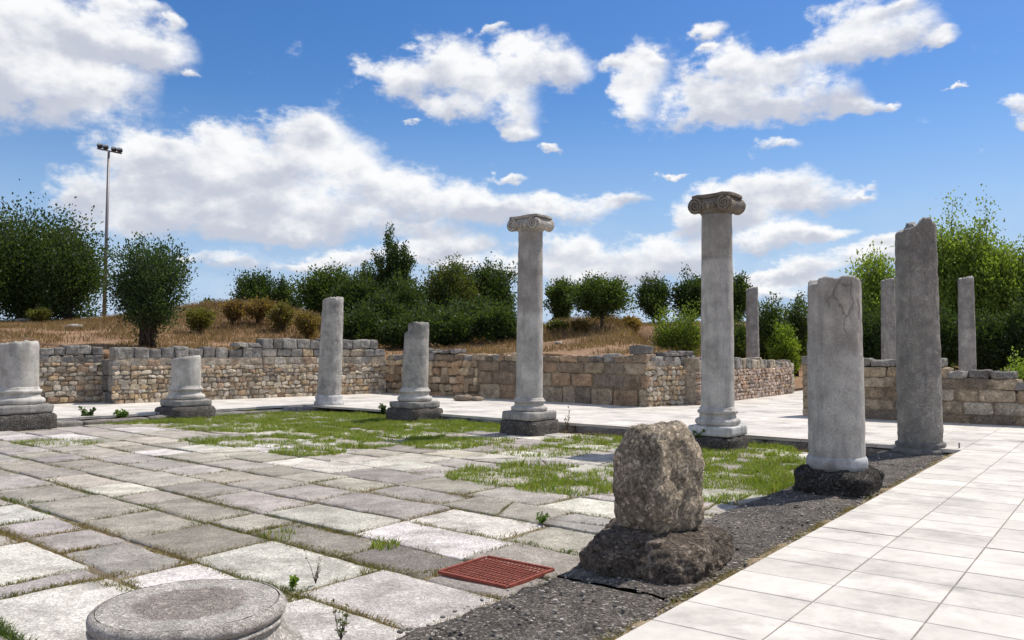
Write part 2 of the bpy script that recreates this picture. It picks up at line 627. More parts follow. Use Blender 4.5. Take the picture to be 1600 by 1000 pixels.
def build_pavement():
    mb = MB()
    base = MB()
    W, Lg = 0.655, 0.465
    regions = [
        [(np.array((0, 0.)) + DX * EDGE_OFF, -DX)],                                                     # right of the court
        [(DX * EDGE_OFF, DX), (CORNER, -KN)],                                                           # beyond it
        [(DX * EDGE_OFF, DX), (CORNER, KN), (LEFTPT, -LN)],                                             # left of it
    ]
    limits = [(P(178, 632)[:2] + W2N * 0.12, W2N), (C0 + W3N * 0.10, W3N)]
    r = random.Random(5)
    for i in range(-60, 40):
        for j in range(-2, 110):
            x0, y0 = EDGE_OFF + i * W, 7.72 + (j - 12) * Lg
            q = [D1 * b + DX * a for a, b in ((x0, y0), (x0 + W, y0), (x0 + W, y0 + Lg), (x0, y0 + Lg))]
            c = sum(q) / 4
            if not in_view(c):
                continue
            # hidden behind the walls: leave out
            bb = (c - C0) @ W2N
            aa = (c - C0) @ W3N
            ee = (c - W4A) @ W4N
            if bb > 1.3 or (aa > 0.5 and ee > 0.4) or c @ KN > CORNER @ KN + 22 or (c[0] > 4 and c[1] > 33.5):
                continue
            for reg in regions:
                p = q
                for p0, n in reg:
                    p = clip(p, p0, n)
                    if len(p) < 3:
                        break
                if len(p) < 3 or area(p) < 0.004:
                    continue
                bold = (j - 12) % 8 == 0
                g = 0.005
                p1 = inset(p, g)
                p2 = inset(p, g + 0.004)
                if bold:
                    p1 = [v + D1 * 0.013 * (1 if (v - c) @ D1 < 0 else 0) for v in p1]
                k = len(p1)
                dz = r.uniform(-0.0015, 0.0015)
                tone = r.uniform(0.87, 1.05)
                t = (0.66 * tone, 0.62 * tone, 0.555 * tone)
                rows = [[(*v, -0.06) for v in p1], [(*v, -0.004 + dz) for v in p1], [(*v, dz) for v in p2]]
                V = [v for row in rows for v in row]
                F = []
                for m in range(2):
                    for s in range(k):
                        F.append((m * k + s, m * k + (s + 1) % k, (m + 1) * k + (s + 1) % k, (m + 1) * k + s))
                F.append(tuple(2 * k + s for s in range(k)))
                mb.add(V, F, t)
                base.add([(*v, -0.010) for v in p], [tuple(range(len(p)))], (0.27, 0.25, 0.22))
    tag(mb.build('marble_pavement', M_PAVE, smooth=False), kind='structure')
    tag(base.build('pavement_bedding', M_SOIL, smooth=False), kind='structure')


build_pavement()

# ------------------------------------------------------------------ paving of the court
ROW_T = np.array((-0.757, 0.654)) / math.hypot(0.757, 0.654)
ROW_N = np.array((0.654, 0.757)) / math.hypot(0.757, 0.654)
# strip of dark stone along the walkway: its court-side edge
S_OFF = float(P(790, 925, Z_STRIP)[:2] @ DX)
GRATE = [P(680, 896, Z_COURT), P(790, 921, Z_COURT), P(871, 893, Z_COURT), P(763, 872, Z_COURT)]
DISC_C = P(297, 941, 0.2)[:2]

WHITE_SPOTS = [(40, 684), (112, 684), (205, 669), (400, 664), (470, 676), (540, 704), (600, 720), (735, 715), (800, 712), (860, 708),
               (880, 668), (620, 690), (660, 716), (420, 672), (930, 735), (945, 790), (520, 722), (720, 700), (560, 728), (1140, 770), (1170, 757)]


def tp(u, v):
    return float(P(u, v, Z_COURT)[:2] @ ROW_T)


def build_court():
    r = random.Random(21)
    rows = [0.75, 1.90, 2.90, 3.55, 4.42, 5.07, 5.82, 6.63]
    while rows[-1] < 15.2:
        rows.append(rows[-1] + r.choice((0.62, 0.7, 0.75, 0.82)))
    G, Wt, Dk, Lt = 'g', 'w', 'd', 'l'
    fixed = {   # traced joints of the near rows, from the walkway outwards, and the tone of each slab between them
        1: ([tp(700, 985), tp(470, 960), tp(90, 916), tp(20, 911)], [Wt, Wt, Wt, G, Wt]),
        2: ([tp(480, 935), tp(268, 886), tp(166, 851), tp(112, 830), tp(72, 809), tp(26, 787)], [Wt, Wt, Lt, G, G, Wt, G]),
        3: ([tp(552, 902), tp(372, 857), tp(288, 826), tp(195, 803), tp(138, 777)], [Wt, Wt, Dk, G, G, G]),
        4: ([tp(717, 884), tp(600, 852), tp(441, 820), tp(296, 827) + 0.2, tp(210, 790)], [G, Dk, Dk, Lt, G, G]),
        5: ([tp(800, 852), tp(612, 819), tp(480, 790)], [G, Wt, Wt, G]),
        6: ([tp(838, 826), tp(686, 800), tp(560, 770)], [Lt, Wt, G, G]),
    }
    tones = {'w': (0.66, 0.63, 0.57), 'l': (0.49, 0.455, 0.40), 'g': (0.42, 0.39, 0.35), 'd': (0.28, 0.255, 0.23)}
    spots = [P(u, v, Z_COURT)[:2] for u, v in WHITE_SPOTS]
    mb = MB()
    for k in range(len(rows) - 1):
        n0, n1 = rows[k], rows[k + 1]
        if k in fixed:
            js = sorted(fixed[k][0])
            tl = fixed[k][1]
        else:
            js, tl = [], []
        lo = -4.5
        seq = [lo] + js if js else [lo + r.uniform(0, 1)]
        hi = 21
        while seq[-1] < hi:
            seq.append(seq[-1] + r.uniform(0.75, 1.45))
        wob = [r.uniform(-0.03, 0.03) for _ in range(len(seq))]
        for i in range(len(seq) - 1):
            t0, t1 = seq[i], seq[i + 1]
            sk = 0.05
            q = [ROW_T * (t0 + wob[i]) + ROW_N * n0, ROW_T * (t1 + wob[i + 1]) + ROW_N * n0,
                 ROW_T * (t1 - wob[i + 1] + sk) + ROW_N * n1, ROW_T * (t0 - wob[i] + sk) + ROW_N * n1]
            jt = 0.018 if k in fixed else 0.038
            q = [v + np.array((r.uniform(-jt, jt), r.uniform(-jt, jt))) for v in q]
            c = sum(q) / 4
            p = clip(q, DX * (S_OFF - 0.0), DX)
            if len(p) >= 3:
                p = clip(p, CORNER - KN * 0.62, KN)
            if len(p) >= 3:
                p = clip(p, LEFTPT - LN * 0.55, LN)
            if len(p) < 3 or area(p) < 0.02:
                continue
            pc = sum(p) / len(p)
            if not (pc[1] > 2.5 and abs(pc[0]) < pc[1] * 0.66 + 1.8):
                continue
            if k == 4 and abs((sum(p) / len(p)) @ ROW_T - sum(g[:2] @ ROW_T for g in GRATE) / 4) < 0.3:
                pass
            tone = None
            if tl and i < len(tl):
                tone = tl[i]
            if tone is None:
                dmin = min(np.linalg.norm(c - s) for s in spots)
                tone = 'w' if dmin < 0.5 or (c[1] > 10.5 and c[0] > -6.5 and r.random() < 0.22) else r.choices('gldg', (5, 3, 1, 4))[0]
                if tone == 'd' and c[1] > 9:
                    tone = 'g'
            base = np.array(tones[tone]) * r.uniform(0.82, 1.16) * np.array((1, r.uniform(0.96, 1.01), r.uniform(0.90, 1.02)))
            if k not in fixed and r.random() < 0.28 and area(p) > 0.35:       # a slab broken in two
                cc = sum(p) / len(p)
                an = r.uniform(0, math.pi)
                nv = np.array((math.cos(an), math.sin(an)))
                for sg in (1, -1):
                    h = clip(p, cc + nv * r.uniform(-.01, .01), nv * sg)
                    if len(h) >= 3 and area(h) > 0.03:
                        slab(mb, h, base * r.uniform(0.94, 1.06), r, 'w')
                continue
            slab(mb, p, base, r, tone)
    return mb


def point_in(poly, x, y):
    s = False
    n = len(poly)
    for i in range(n):
        x0, y0 = poly[i][0], poly[i][1]
        x1, y1 = poly[(i + 1) % n][0], poly[(i + 1) % n][1]
        if (y0 > y) != (y1 > y) and x < (x1 - x0) * (y - y0) / (y1 - y0) + x0:
            s = not s
    return s


def slab(mb, p, base, r, tone):
    """one worn slab: wavy outline, rounded arris, gently uneven top"""
    gap = r.uniform(0.006, 0.014) if tone == 'w' else r.uniform(0.008, 0.026)
    p = inset(p, gap)
    # resample outline
    pts = []
    for i in range(len(p)):
        a, b = p[i], p[(i + 1) % len(p)]
        L = np.linalg.norm(b - a)
        n = max(2, int(L / (0.06 if a[1] < 11 else 0.14)))
        for s in range(n):
            pts.append(a + (b - a) * s / n)
    c = sum(p) / len(p)
    k = len(pts)
    rough = 0.010 if tone == 'w' else 0.024
    z0 = Z_COURT + r.uniform(-0.012, 0.010)
    tilt = np.array((r.uniform(-.006, .006), r.uniform(-.006, .006)))
    worn = 0.012 if tone == 'w' else 0.022
    rings = [(0.0, -0.09), (0.0, -worn), (worn * 0.9, -worn * 0.3), (worn * 2.4, 0.0)]
    V = []
    dirs = []
    for i, q in enumerate(pts):
        e = pts[(i + 1) % k] - pts[i - 1]
        e = e / (np.linalg.norm(e) + 1e-9)
        n = (c - q) / (np.linalg.norm(c - q) + 1e-9)
        o = rough * fbm((q[0] * 9, q[1] * 9, 3.0), 3)
        dirs.append((q + n * (abs(o) * 1.3), n))
    for off, dz in rings:
        for q, n in dirs:
            s = q + n * off
            h = z0 + dz + (s - c) @ tilt + (0.006 * fbm((s[0] * 3, s[1] * 3, 9.0), 3) if dz > -0.05 else 0)
            V.append((s[0], s[1], h))
    for fr in (0.72, 0.42, 0.16):
        for q, n in dirs:
            s0 = q + n * (worn * 2.4)
            s = c + (s0 - c) * fr
            h = z0 + (s - c) @ tilt + 0.006 * fbm((s[0] * 3, s[1] * 3, 9.0), 3)
            V.append((s[0], s[1], h))
    V.append((c[0], c[1], z0))
    F = []
    nr = len(rings) + 3
    for m in range(nr - 1):
        for s in range(k):
            F.append((m * k + s, m * k + (s + 1) % k, (m + 1) * k + (s + 1) % k, (m + 1) * k + s))
    for s in range(k):
        F.append(((nr - 1) * k + s, (nr - 1) * k + (s + 1) % k, nr * k))
    mb.add(V, F, base)


court = build_court()
tag(court.build('stone_paving', M_SLAB), kind='structure')
sm = MB()
pts = []
for x in np.arange(-16, 9.01, 0.5):
    for y in np.arange(2, 34.01, 0.5):
        pts.append((x, y, Z_COURT - 0.026 + 0.012 * fbm((x, y, 0), 2)))
ny = len(np.arange(2, 34.01, 0.5))
nx = len(np.arange(-16, 9.01, 0.5))
Vp = np.array(pts)
keep = []
for i in range(nx - 1):
    for j in range(ny - 1):
        a = i * ny + j
        q = (a, a + ny, a + ny + 1, a + 1)
        if all(court_side(Vp[m, :2]) < 0.0 for m in q):
            keep.append(q)
sm.add(Vp, keep, (0.21, 0.17, 0.11))
tag(sm.build('court_soil', M_SOIL), kind='structure')


# dark conglomerate strip between the court and the walkway, with a crumbly soil seam
def build_strip():
    r = random.Random(3)
    mb = MB()
    e0 = EDGE_OFF - 0.13
    y = 3.4
    bnd = [3.4, 5.28]
    while bnd[-1] < 15.2:
        bnd.append(bnd[-1] + r.uniform(1.6, 2.4))
    for k in range(len(bnd) - 1):
        a, b = bnd[k] + 0.012, bnd[k + 1] - 0.012
        na, nb = max(4, int((b - a) / 0.045)), 18
        w0, w1 = S_OFF + 0.012, e0
        V, C = [], []
        dz = r.uniform(-0.012, 0.012)
        for i in range(na + 1):
            for j in range(-1, nb + 2):
                ja = min(max(j, 0), nb)
                s = a + (b - a) * i / na
                t = w0 + (w1 - w0) * ja / nb
                edge = min(i, na - i, ja, nb - ja)
                p = D1 * s + DX * t
                wob = 0.05 * fbm((p[0] * 4, p[1] * 4, 1.0), 3) if edge == 0 else 0
                p = p + DX * wob
                h = Z_STRIP + dz + 0.020 * fbm((p[0] * 6, p[1] * 6, 4.0), 4) - (0.022 if edge == 0 else 0)
                if j < 0 or j > nb:
                    h = -0.32
                V.append((p[0], p[1], h))
                C.append(np.array((0.19, 0.168, 0.145)) * (1 + 0.3 * fbm((p[0] * 2, p[1] * 2, 8), 2)))
        m = nb + 3
        F = [(i * m + j, (i + 1) * m + j, (i + 1) * m + j + 1, i * m + j + 1) for i in range(na) for j in range(m - 1)]
        mb.add(V, F, np.array(C))
    tag(mb.build('kerb_strip', M_CONGL), kind='structure')
    sb = MB()
    n = 260
    V, C = [], []
    for i in range(n + 1):
        s = 3.4 + (15.1 - 3.4) * i / n
        for j in range(6):
            t = e0 - 0.03 + (EDGE_OFF - e0 + 0.04) * j / 5
            p = D1 * s + DX * t
            h = -0.085 + 0.04 * fbm((p[0] * 6, p[1] * 6, 2.0), 4) + 0.035 * j / 5
            V.append((p[0], p[1], min(h, -0.012)))
            C.append((0.30, 0.235, 0.15))
    F = [(i * 6 + j, (i + 1) * 6 + j, (i + 1) * 6 + j + 1, i * 6 + j + 1) for i in range(n) for j in range(5)]
    sb.add(V, F, np.array(C))
    tag(sb.build('soil_seam', M_SOIL), kind='structure')


build_strip()


# ------------------------------------------------------------------ rough blocks
def cube_template(n):
    """unit cube surface, n x n per face, welded"""
    idx, V, F = {}, [], []

    def vid(i, j, k):
        key = (i, j, k)
        if key not in idx:
            idx[key] = len(V)
            V.append((2 * i / n - 1, 2 * j / n - 1, 2 * k / n - 1))
        return idx[key]
    for a in range(n):
        for b in range(n):
            for (f, fl) in ((lambda x, y: (x, y, 0), 1), (lambda x, y: (x, y, n), 0), (lambda x, y: (x, 0, y), 0),
                            (lambda x, y: (x, n, y), 1), (lambda x, y: (0, x, y), 1), (lambda x, y: (n, x, y), 0)):
                q = [vid(*f(a, b)), vid(*f(a + 1, b)), vid(*f(a + 1, b + 1)), vid(*f(a, b + 1))]
                F.append(q[::-1] if fl else q)
    return np.array(V, float), np.array(F, int)


CT = {n: cube_template(n) for n in (2, 3, 4, 6, 24)}


def rock(mb, cen, ax, dims, col, power=5.0, jit=0.08, n=3, rs=random, wob=0.0):
    """superquadric block with jittered corners; ax rows are its three axes, dims the half sizes"""
    T, F = CT[n]
    v = T.copy()
    m = (np.abs(v) ** power).sum(1) ** (1 / power)
    m2 = np.abs(v).max(1)
    v = v * (m2 / m)[:, None]
    # trilinear corner jitter
    J = np.array([[rs.uniform(-jit, jit) for _ in range(3)] for _ in range(8)])
    w = (v + 1) / 2
    for q in range(8):
        s = [(q >> k) & 1 for k in range(3)]
        wt = np.prod([w[:, k] if s[k] else 1 - w[:, k] for k in range(3)], 0)
        v = v + wt[:, None] * J[q]
    p = (v * np.asarray(dims)) @ np.asarray(ax) + np.asarray(cen)
    if wob:
        p = p + np.array([[wob * mn.noise(Vector(x) * 6 + Vector((k * 7.1, 0, 0))) for k in range(3)] for x in p])
    mb.add(p, F, col)


TAN = [(0.47, 0.39, 0.29), (0.52, 0.45, 0.35), (0.41, 0.33, 0.24), (0.55, 0.49, 0.40), (0.43, 0.31, 0.22), (0.40, 0.35, 0.29),
       (0.58, 0.52, 0.44), (0.49, 0.37, 0.24), (0.33, 0.29, 0.25), (0.50, 0.46, 0.40)]
GREY = [(0.30, 0.285, 0.26), (0.34, 0.32, 0.29), (0.26, 0.245, 0.225), (0.37, 0.35, 0.31), (0.22, 0.205, 0.19)]
BROWN = [(0.48, 0.38, 0.26), (0.37, 0.28, 0.185), (0.52, 0.42, 0.30), (0.31, 0.235, 0.165), (0.42, 0.29, 0.185), (0.26, 0.21, 0.16)]


def wall_frame(p0, p1):
    d = p1 - p0
    L = float(np.linalg.norm(d))
    d = d / L
    n = np.array((d[1], -d[0]))                      # to the right of travel
    return L, d, n


def core(mb, p0, d, n, L, th, z0, z1, col, inset_=0.012):
    """mortar body of a wall, its front inset behind the stones; cut into short bays so its top can vary"""
    ns = max(2, int(L / 0.3))
    V, F = [], []
    for i in range(ns + 1):
        s = inset_ + (L - 2 * inset_) * i / ns
        zt = z1(s) if callable(z1) else z1
        for off, z in ((-inset_, z0), (-inset_, zt), (-th + inset_, zt), (-th + inset_, z0)):
            q = p0 + d * s + n * off
            V.append((q[0], q[1], z))
    for i in range(ns):
        for k in range(3):
            F.append((i * 4 + k, (i + 1) * 4 + k, (i + 1) * 4 + k + 1, i * 4 + k + 1))
    F += [(0, 1, 2, 3), (ns * 4 + 3, ns * 4 + 2, ns * 4 + 1, ns * 4)]
    mb.add(V, F, col)


def rubble(mb, p0, d, n, s0, s1, z0, z1, pal, rs, size=(0.09, 0.33), hh=(0.08, 0.20), out=0.03):
    z = z0
    while z < z1 - 0.04:
        h = min(rs.uniform(*hh), z1 - z)
        s = s0 + rs.uniform(-0.1, 0)
        while s < s1:
            w = rs.uniform(*size)
            if s + w > s1 - 0.05:
                w = s1 - s
            if w < 0.03:
                break
            hj = h * rs.uniform(0.80, 1.15)
            c2 = p0 + d * (s + w / 2) + n * rs.uniform(-0.035, 0.012)
            ang = rs.uniform(-0.22, 0.22)
            a0 = np.array((d[0] * math.cos(ang), d[1] * math.cos(ang), math.sin(ang)))
            a2 = np.array((-d[0] * math.sin(ang), -d[1] * math.sin(ang), math.cos(ang)))
            col = np.array(rs.choice(pal)) * rs.uniform(0.95, 1.45) * np.array((1.03, 1.0, 0.94))
            rock(mb, (c2[0], c2[1], z + h / 2 + rs.uniform(-.02, .02)), (a0, (n[0], n[1], 0), a2), (w * 0.49, 0.075, hj * 0.48), col,
                 power=rs.uniform(3.0, 9.0), jit=0.26, n=3, rs=rs)
            s += w
        z += h


def course(mb, p0, d, n, s0, s1, z0, h, th, pal, rs, size=(0.32, 0.6), vary=0.03, gap=0.012, miss=0.0, power=12.0, jit=0.07, wob=0.02, hfun=None):
    s = s0
    while s < s1 - 0.02:
        w = rs.uniform(*size)
        if s + w > s1 - 0.18:
            w = s1 - s
        if rs.random() >= miss:
            hz = h + rs.uniform(-vary, vary)
            if hfun:
                hz *= hfun(s)
            off = rs.uniform(-0.02, 0.02)
            c2 = p0 + d * (s + w / 2) + n * (-th / 2 + off)
            col = np.array(rs.choice(pal)) * rs.uniform(0.82, 1.15)
            rock(mb, (c2[0], c2[1], z0 + hz / 2), ((d[0], d[1], 0), (n[0], n[1], 0), (0, 0, 1)), (w / 2 - gap / 2, th / 2, hz / 2 - gap / 3), col,
                 power=power, jit=jit, n=6, rs=rs, wob=wob * 1.3)
        s += w


def wall(name, loc, label):
    return empty(name, (loc[0], loc[1], -0.1), label, 'wall')


def fin(mb, name, mat, parent, **k):
    return mb.build(name, mat, parent, loc=parent.location, **k) if False else _fin(mb, name, mat, parent)


def _fin(mb, name, mat, parent, smooth=True):
    """world-space mesh handed to a parent at parent.location"""
    o = mb.build(name, mat, None, smooth=smooth, loc=tuple(parent.location))
    o.location = (0, 0, 0)
    o.parent = parent
    return o


MORTAR = (0.46, 0.39, 0.30)
MORTAR_D = (0.30, 0.24, 0.17)


def build_walls():
    rs = random.Random(8)
    # ---- rubble wall along the left range, ashlar coping, raised at its right end
    p0, p1 = P(178, 631)[:2], C0
    L, d, n = wall_frame(p0, p1)
    th = 0.6
    s_up = float(np.linalg.norm(P(420, 623)[:2] - p0))
    t = wall('rubble_wall', p0, 'long sunlit rubble wall with grey block coping, stepping up behind the slim leaning broken column')
    mb = MB()
    core(mb, p0, d, n, L, th, -0.3, 1.38, MORTAR)
    rubble(mb, p0, d, n, 0.0, L, -0.15, 1.12, TAN, rs)
    course(mb, p0, d, n, 0.0, 0.5, -0.1, 0.42, 0.3, GREY, rs, (0.4, 0.5))
    course(mb, p0, d, n, 0.0, 0.36, 0.32, 0.4, 0.3, GREY, rs, (0.3, 0.36))
    course(mb, p0, d, n, 0.0, 0.5, 0.72, 0.4, 0.3, GREY, rs, (0.4, 0.5))
    for k in range(3):     # left end face
        q = p0 - n * 0.62
        course(mb, p0 - d * 0.05, -n, -d, -0.02, 1.15, -0.1 + k * 0.47, 0.47, 0.25, GREY, rs, (0.4, 0.6))
    _fin(mb, 'rubble_masonry', M_WALL, t, False)
    mb = MB()
    course(mb, p0, d, n, 0.0, s_up, 1.12, 0.22, th, TAN + GREY, rs, (0.3, 0.5), vary=0.01)
    course(mb, p0, d, n, 0.0, s_up, 1.34, 0.36, th, GREY, rs, (0.34, 0.58), vary=0.05, miss=0.0, jit=0.10, wob=0.02)
    course(mb, p0, d, n, s_up - 0.9, s_up, 1.72, 0.14, th, GREY, rs, (0.3, 0.5), vary=0.04, jit=0.14, wob=0.03)
    course(mb, p0, d, n, s_up, L, 1.12, 0.27, th, TAN, rs, (0.4, 0.65), vary=0.01)
    course(mb, p0, d, n, s_up, L, 1.39, 0.27, th, TAN + GREY, rs, (0.4, 0.65), vary=0.01)
    course(mb, p0, d, n, s_up, L - 0.35, 1.66, 0.34, th, GREY, rs, (0.32, 0.55), vary=0.03, jit=0.09, wob=0.02)
    _fin(mb, 'block_coping', M_WALL, t, False)

    # ---- set-back stretch at far left
    q1 = p0 - n * 1.1
    q0 = q1 - d * 9.0
    L, d, n = wall_frame(q0, q1)
    t = wall('rubble_wall', q0, 'set-back rubble wall at far left, behind the fat broken column stump')
    mb = MB()
    core(mb, q0, d, n, L, th, -0.3, 1.40, MORTAR)
    rubble(mb, q0, d, n, 0.0, L, 0.05, 1.22, TAN, rs, (0.16, 0.34), (0.12, 0.2))
    _fin(mb, 'rubble_masonry', M_WALL, t, False)
    mb = MB()
    course(mb, q0, d, n, 0.0, L, 1.22, 0.26, th, GREY, rs, (0.26, 0.45), vary=0.03)
    course(mb, q0, d, n, 0.0, L, 1.48, 0.26, th, GREY, rs, (0.3, 0.5), vary=0.06, jit=0.12, wob=0.02)
    _fin(mb, 'block_coping', M_WALL, t, False)

    # ---- dark wall of big blocks at the back of the court, its end turned towards the passage
    p0, p1 = C0 + W3DIR * 0.05, W3E
    L, d, n = wall_frame(p0, p1)
    t = wall('block_wall', p1, 'shaded brown wall of large stone blocks behind the two tall capital columns, with a rubble return at its right end')
    mb = MB()
    core(mb, p0, d, n, L, th, -0.3, 1.42, MORTAR_D, 0.05)
    zs = [(-0.12, 0.62), (0.50, 0.42), (0.92, 0.34)]
    half = L * 0.42
    for z, h in zs:
        course(mb, p0, d, n, half, L, z, h, 0.5, BROWN, rs, (0.5, 1.15), vary=0.01, jit=0.07, wob=0.025, gap=0.035)
    rubble(mb, p0, d, n, 0.0, half, -0.1, 1.26, BROWN, rs, (0.25, 0.6), (0.18, 0.34))
    _fin(mb, 'block_masonry', M_WALL, t, False)
    mb = MB()
    course(mb, p0, d, n, 0.0, L, 1.26, 0.22, th, GREY + BROWN, rs, (0.25, 0.7), vary=0.05, jit=0.12, wob=0.03)
    course(mb, p0, d, n, L - 0.62, L, 1.50, 0.26, 0.45, GREY, rs, (0.5, 0.62), vary=0.0)
    course(mb, p0, d, n, L * 0.15, L * 0.32, 1.50, 0.14, th, GREY, rs, (0.2, 0.4), vary=0.05, jit=0.14, wob=0.03)
    _fin(mb, 'block_coping', M_WALL, t, False)
    r0, r1 = W3E + (P(1085, 631)[:2] - W3E) * 0.0, P(1085, 631)[:2]
    Lr, dr, nr = wall_frame(r0, r1)
    mb = MB()
    core(mb, r0 + dr * 0.03, dr, nr, Lr, 0.62, -0.3, 1.3, MORTAR)
    rubble(mb, r0 + dr * 0.06, dr, nr, 0.0, Lr, -0.12, 1.14, [tuple(c * 1.02 for c in q) for q in TAN], rs, (0.12, 0.26), (0.1, 0.17))
    course(mb, r0 + dr * 0.06, dr, nr, 0.2, Lr, 1.14, 0.30, 0.55, GREY, rs, (0.2, 0.4), vary=0.03)
    course(mb, r0 + dr * 0.06, dr, nr, 0.8, Lr, 1.44, 0.14, 0.55, GREY, rs, (0.2, 0.4), vary=0.05, jit=0.12)
    _fin(mb, 'rubble_return', M_WALL, t, False)

    # ---- low further wall seen over the back wall
    a0, a1 = PY(672, 553, 38.0)[:2], PY(785, 552, 36.0)[:2]
    L, d, n = wall_frame(a0, a1)
    zg = gz(*a1)
    t = wall('ruined_wall', a0, 'low ruined grey wall just showing over the back wall, between the chipped short column and the left capital column')
    mb = MB()
    z1 = EYE + (VH - 543) * 37 / FPX
    core(mb, a0, d, n, L, 0.6, zg - 1.2, z1 - 0.25, MORTAR_D)
    course(mb, a0, d, n, 0, L, z1 - 0.58, 0.3, 0.6, GREY, rs, (0.25, 0.5), vary=0.04, jit=0.12, wob=0.03)
    course(mb, a0, d, n, 0.5, L - 0.2, z1 - 0.28, 0.28, 0.6, GREY, rs, (0.2, 0.45), vary=0.08, jit=0.16, wob=0.03)
    _fin(mb, 'coping', M_WALL, t)

    # ---- passage wall beyond the right capital column
    p0, p1 = W4A, W4B
    L, d, n = wall_frame(p0, p1)
    t = wall('rubble_wall', p1, 'pale rubble wall along the passage behind the tall right capital column, ending in a cream pier')
    mb = MB()
    core(mb, p0, d, n, L, 0.6, -0.3, 1.12, MORTAR)
    rubble(mb, p0, d, n, 0.0, L - 0.35, -0.12, 0.98, [(c[0] * 1.02, c[1] * 0.95, c[2] * 1.0) for c in TAN], rs, (0.1, 0.22), (0.09, 0.15))
    _fin(mb, 'rubble_masonry', M_WALL, t, False)
    mb = MB()
    course(mb, p0, d, n, 0.0, L * 0.62, 0.98, 0.36, 0.6, GREY + TAN[:2], rs, (0.16, 0.34), vary=0.05, jit=0.12, wob=0.02)
    course(mb, p0, d, n, L * 0.62, L - 0.35, 0.98, 0.24, 0.6, GREY + TAN, rs, (0.16, 0.34), vary=0.05, jit=0.12, wob=0.02)
    _fin(mb, 'block_coping', M_WALL, t, False)
    mb = MB()
    for k in range(3):
        course(mb, p0 + n * 0.06, d, n, L - 0.4, L + 0.05, -0.1 + k * 0.42, 0.42, 0.7, [(0.52, 0.46, 0.34), (0.48, 0.42, 0.31)], rs, (0.45, 0.5), vary=0.0)
    _fin(mb, 'end_pier', M_WALL, t)
    # dark doorway return between the block wall and the passage wall
    # ---- right-hand wall
    p0 = P(1253, 650)[:2]
    dd = np.array((0.806, -0.592))
    p1 = p0 + dd * 9.5
    L, d, n = wall_frame(p0, p1)

    def at(u, v):
        """distance along this wall where the photograph's column u meets it"""
        k = (u - 800) / FPX
        return float((k * p0[1] - p0[0]) / (d[0] - k * d[1]))
    s1, s2 = at(1475, 600), at(1585, 600)
    t = wall('block_wall', p0, 'stepped wall of squared brown blocks behind the two broken shafts at right')
    mb = MB()
    core(mb, p0, d, n, L, th, -0.3, lambda s: 1.15 if s < s1 - 0.3 else (1.0 if s < s2 - 0.3 else 0.68), MORTAR_D, 0.025)
    z = -0.10
    for k, h in enumerate((0.30, 0.28, 0.27)):
        course(mb, p0, d, n, 0.0 if k < 2 else 0.0, L, z, h, 0.55, BROWN if k < 1 else BROWN[:3] + TAN[:2], rs, (0.42, 0.85), vary=0.0, jit=0.04, wob=0.015, gap=0.02)
        z += h
    course(mb, p0, d, n, 0.0, s2 + 0.1, z, 0.24, 0.58, BROWN, rs, (0.4, 0.85), vary=0.01, jit=0.05, wob=0.02)
    course(mb, p0, d, n, 0.0, s1 + 0.1, z + 0.24, 0.24, 0.58, BROWN, rs, (0.4, 0.8), vary=0.01, jit=0.05, wob=0.02)
    _fin(mb, 'block_masonry', M_WALL, t, False)
    mb = MB()
    course(mb, p0, d, n, 0.0, s1, z + 0.48, 0.20, 0.6, GREY, rs, (0.3, 0.7), vary=0.05, jit=0.12, wob=0.03)
    course(mb, p0, d, n, s1, s2, z + 0.24, 0.17, 0.6, GREY, rs, (0.35, 0.8), vary=0.03, jit=0.1, wob=0.03)
    course(mb, p0, d, n, s2, L, z, 0.14, 0.6, GREY, rs, (0.3, 0.7), vary=0.03, jit=0.1, wob=0.03)
    _fin(mb, 'block_coping', M_WALL, t, False)

    # ---- stone kerb (stylobate) under the far and the left rows of columns
    mb = MB()
    k0 = CORNER - KN * 0.02
    for sa, sb in ((0.15, 14.2),):
        course(mb, k0 - KN * 0.0, KD, -KN, sa, sb, -0.30, 0.245, 1.0, [(0.33, 0.30, 0.265), (0.38, 0.36, 0.33), (0.28, 0.25, 0.22), (0.30, 0.285, 0.26)], rs, (0.9, 1.8), vary=0.02, jit=0.03, wob=0.02, miss=0.08)
    l0 = LEFTPT + LN * -0.02 - LD * 6
    course(mb, l0 - LN * 0.5, LD, -LN, 0.0, 6 + 12.2, -0.30, 0.24, 0.5, [(0.33, 0.30, 0.265), (0.36, 0.34, 0.31), (0.28, 0.25, 0.22)], rs, (0.9, 1.8), vary=0.02, jit=0.03, wob=0.02, miss=0.05)
    tag(mb.build('stone_kerb', M_WALL), kind='structure')


build_walls()


# ------------------------------------------------------------------ columns
def lathe(mb, prof, cx, cy, n=56, tint=(0.55, 0.55, 0.55), rough=0.004, lean=(0, 0), z_ref=0.0, seed=0.0, caps=True, chip=None):
    """prof: (radius, z) from bottom to top"""
    V = []
    for (r, z) in prof:
        for k in range(n):
            a = 2 * math.pi * k / n
            x, y = math.cos(a), math.sin(a)
            rr = r + rough * fbm((x * r * 9 + seed, y * r * 9, z * 9), 3)
            if chip:
                rr -= chip(a, z)
            V.append((cx + x * rr + lean[0] * (z - z_ref), cy + y * rr + lean[1] * (z - z_ref), z))
    F = []
    m = len(prof)
    for i in range(m - 1):
        for k in range(n):
            F.append((i * n + k, i * n + (k + 1) % n, (i + 1) * n + (k + 1) % n, (i + 1) * n + k))
    if caps:
        F.append(tuple(range(n))[::-1])
        F.append(tuple((m - 1) * n + k for k in range(n)))
    mb.add(V, F, tint)


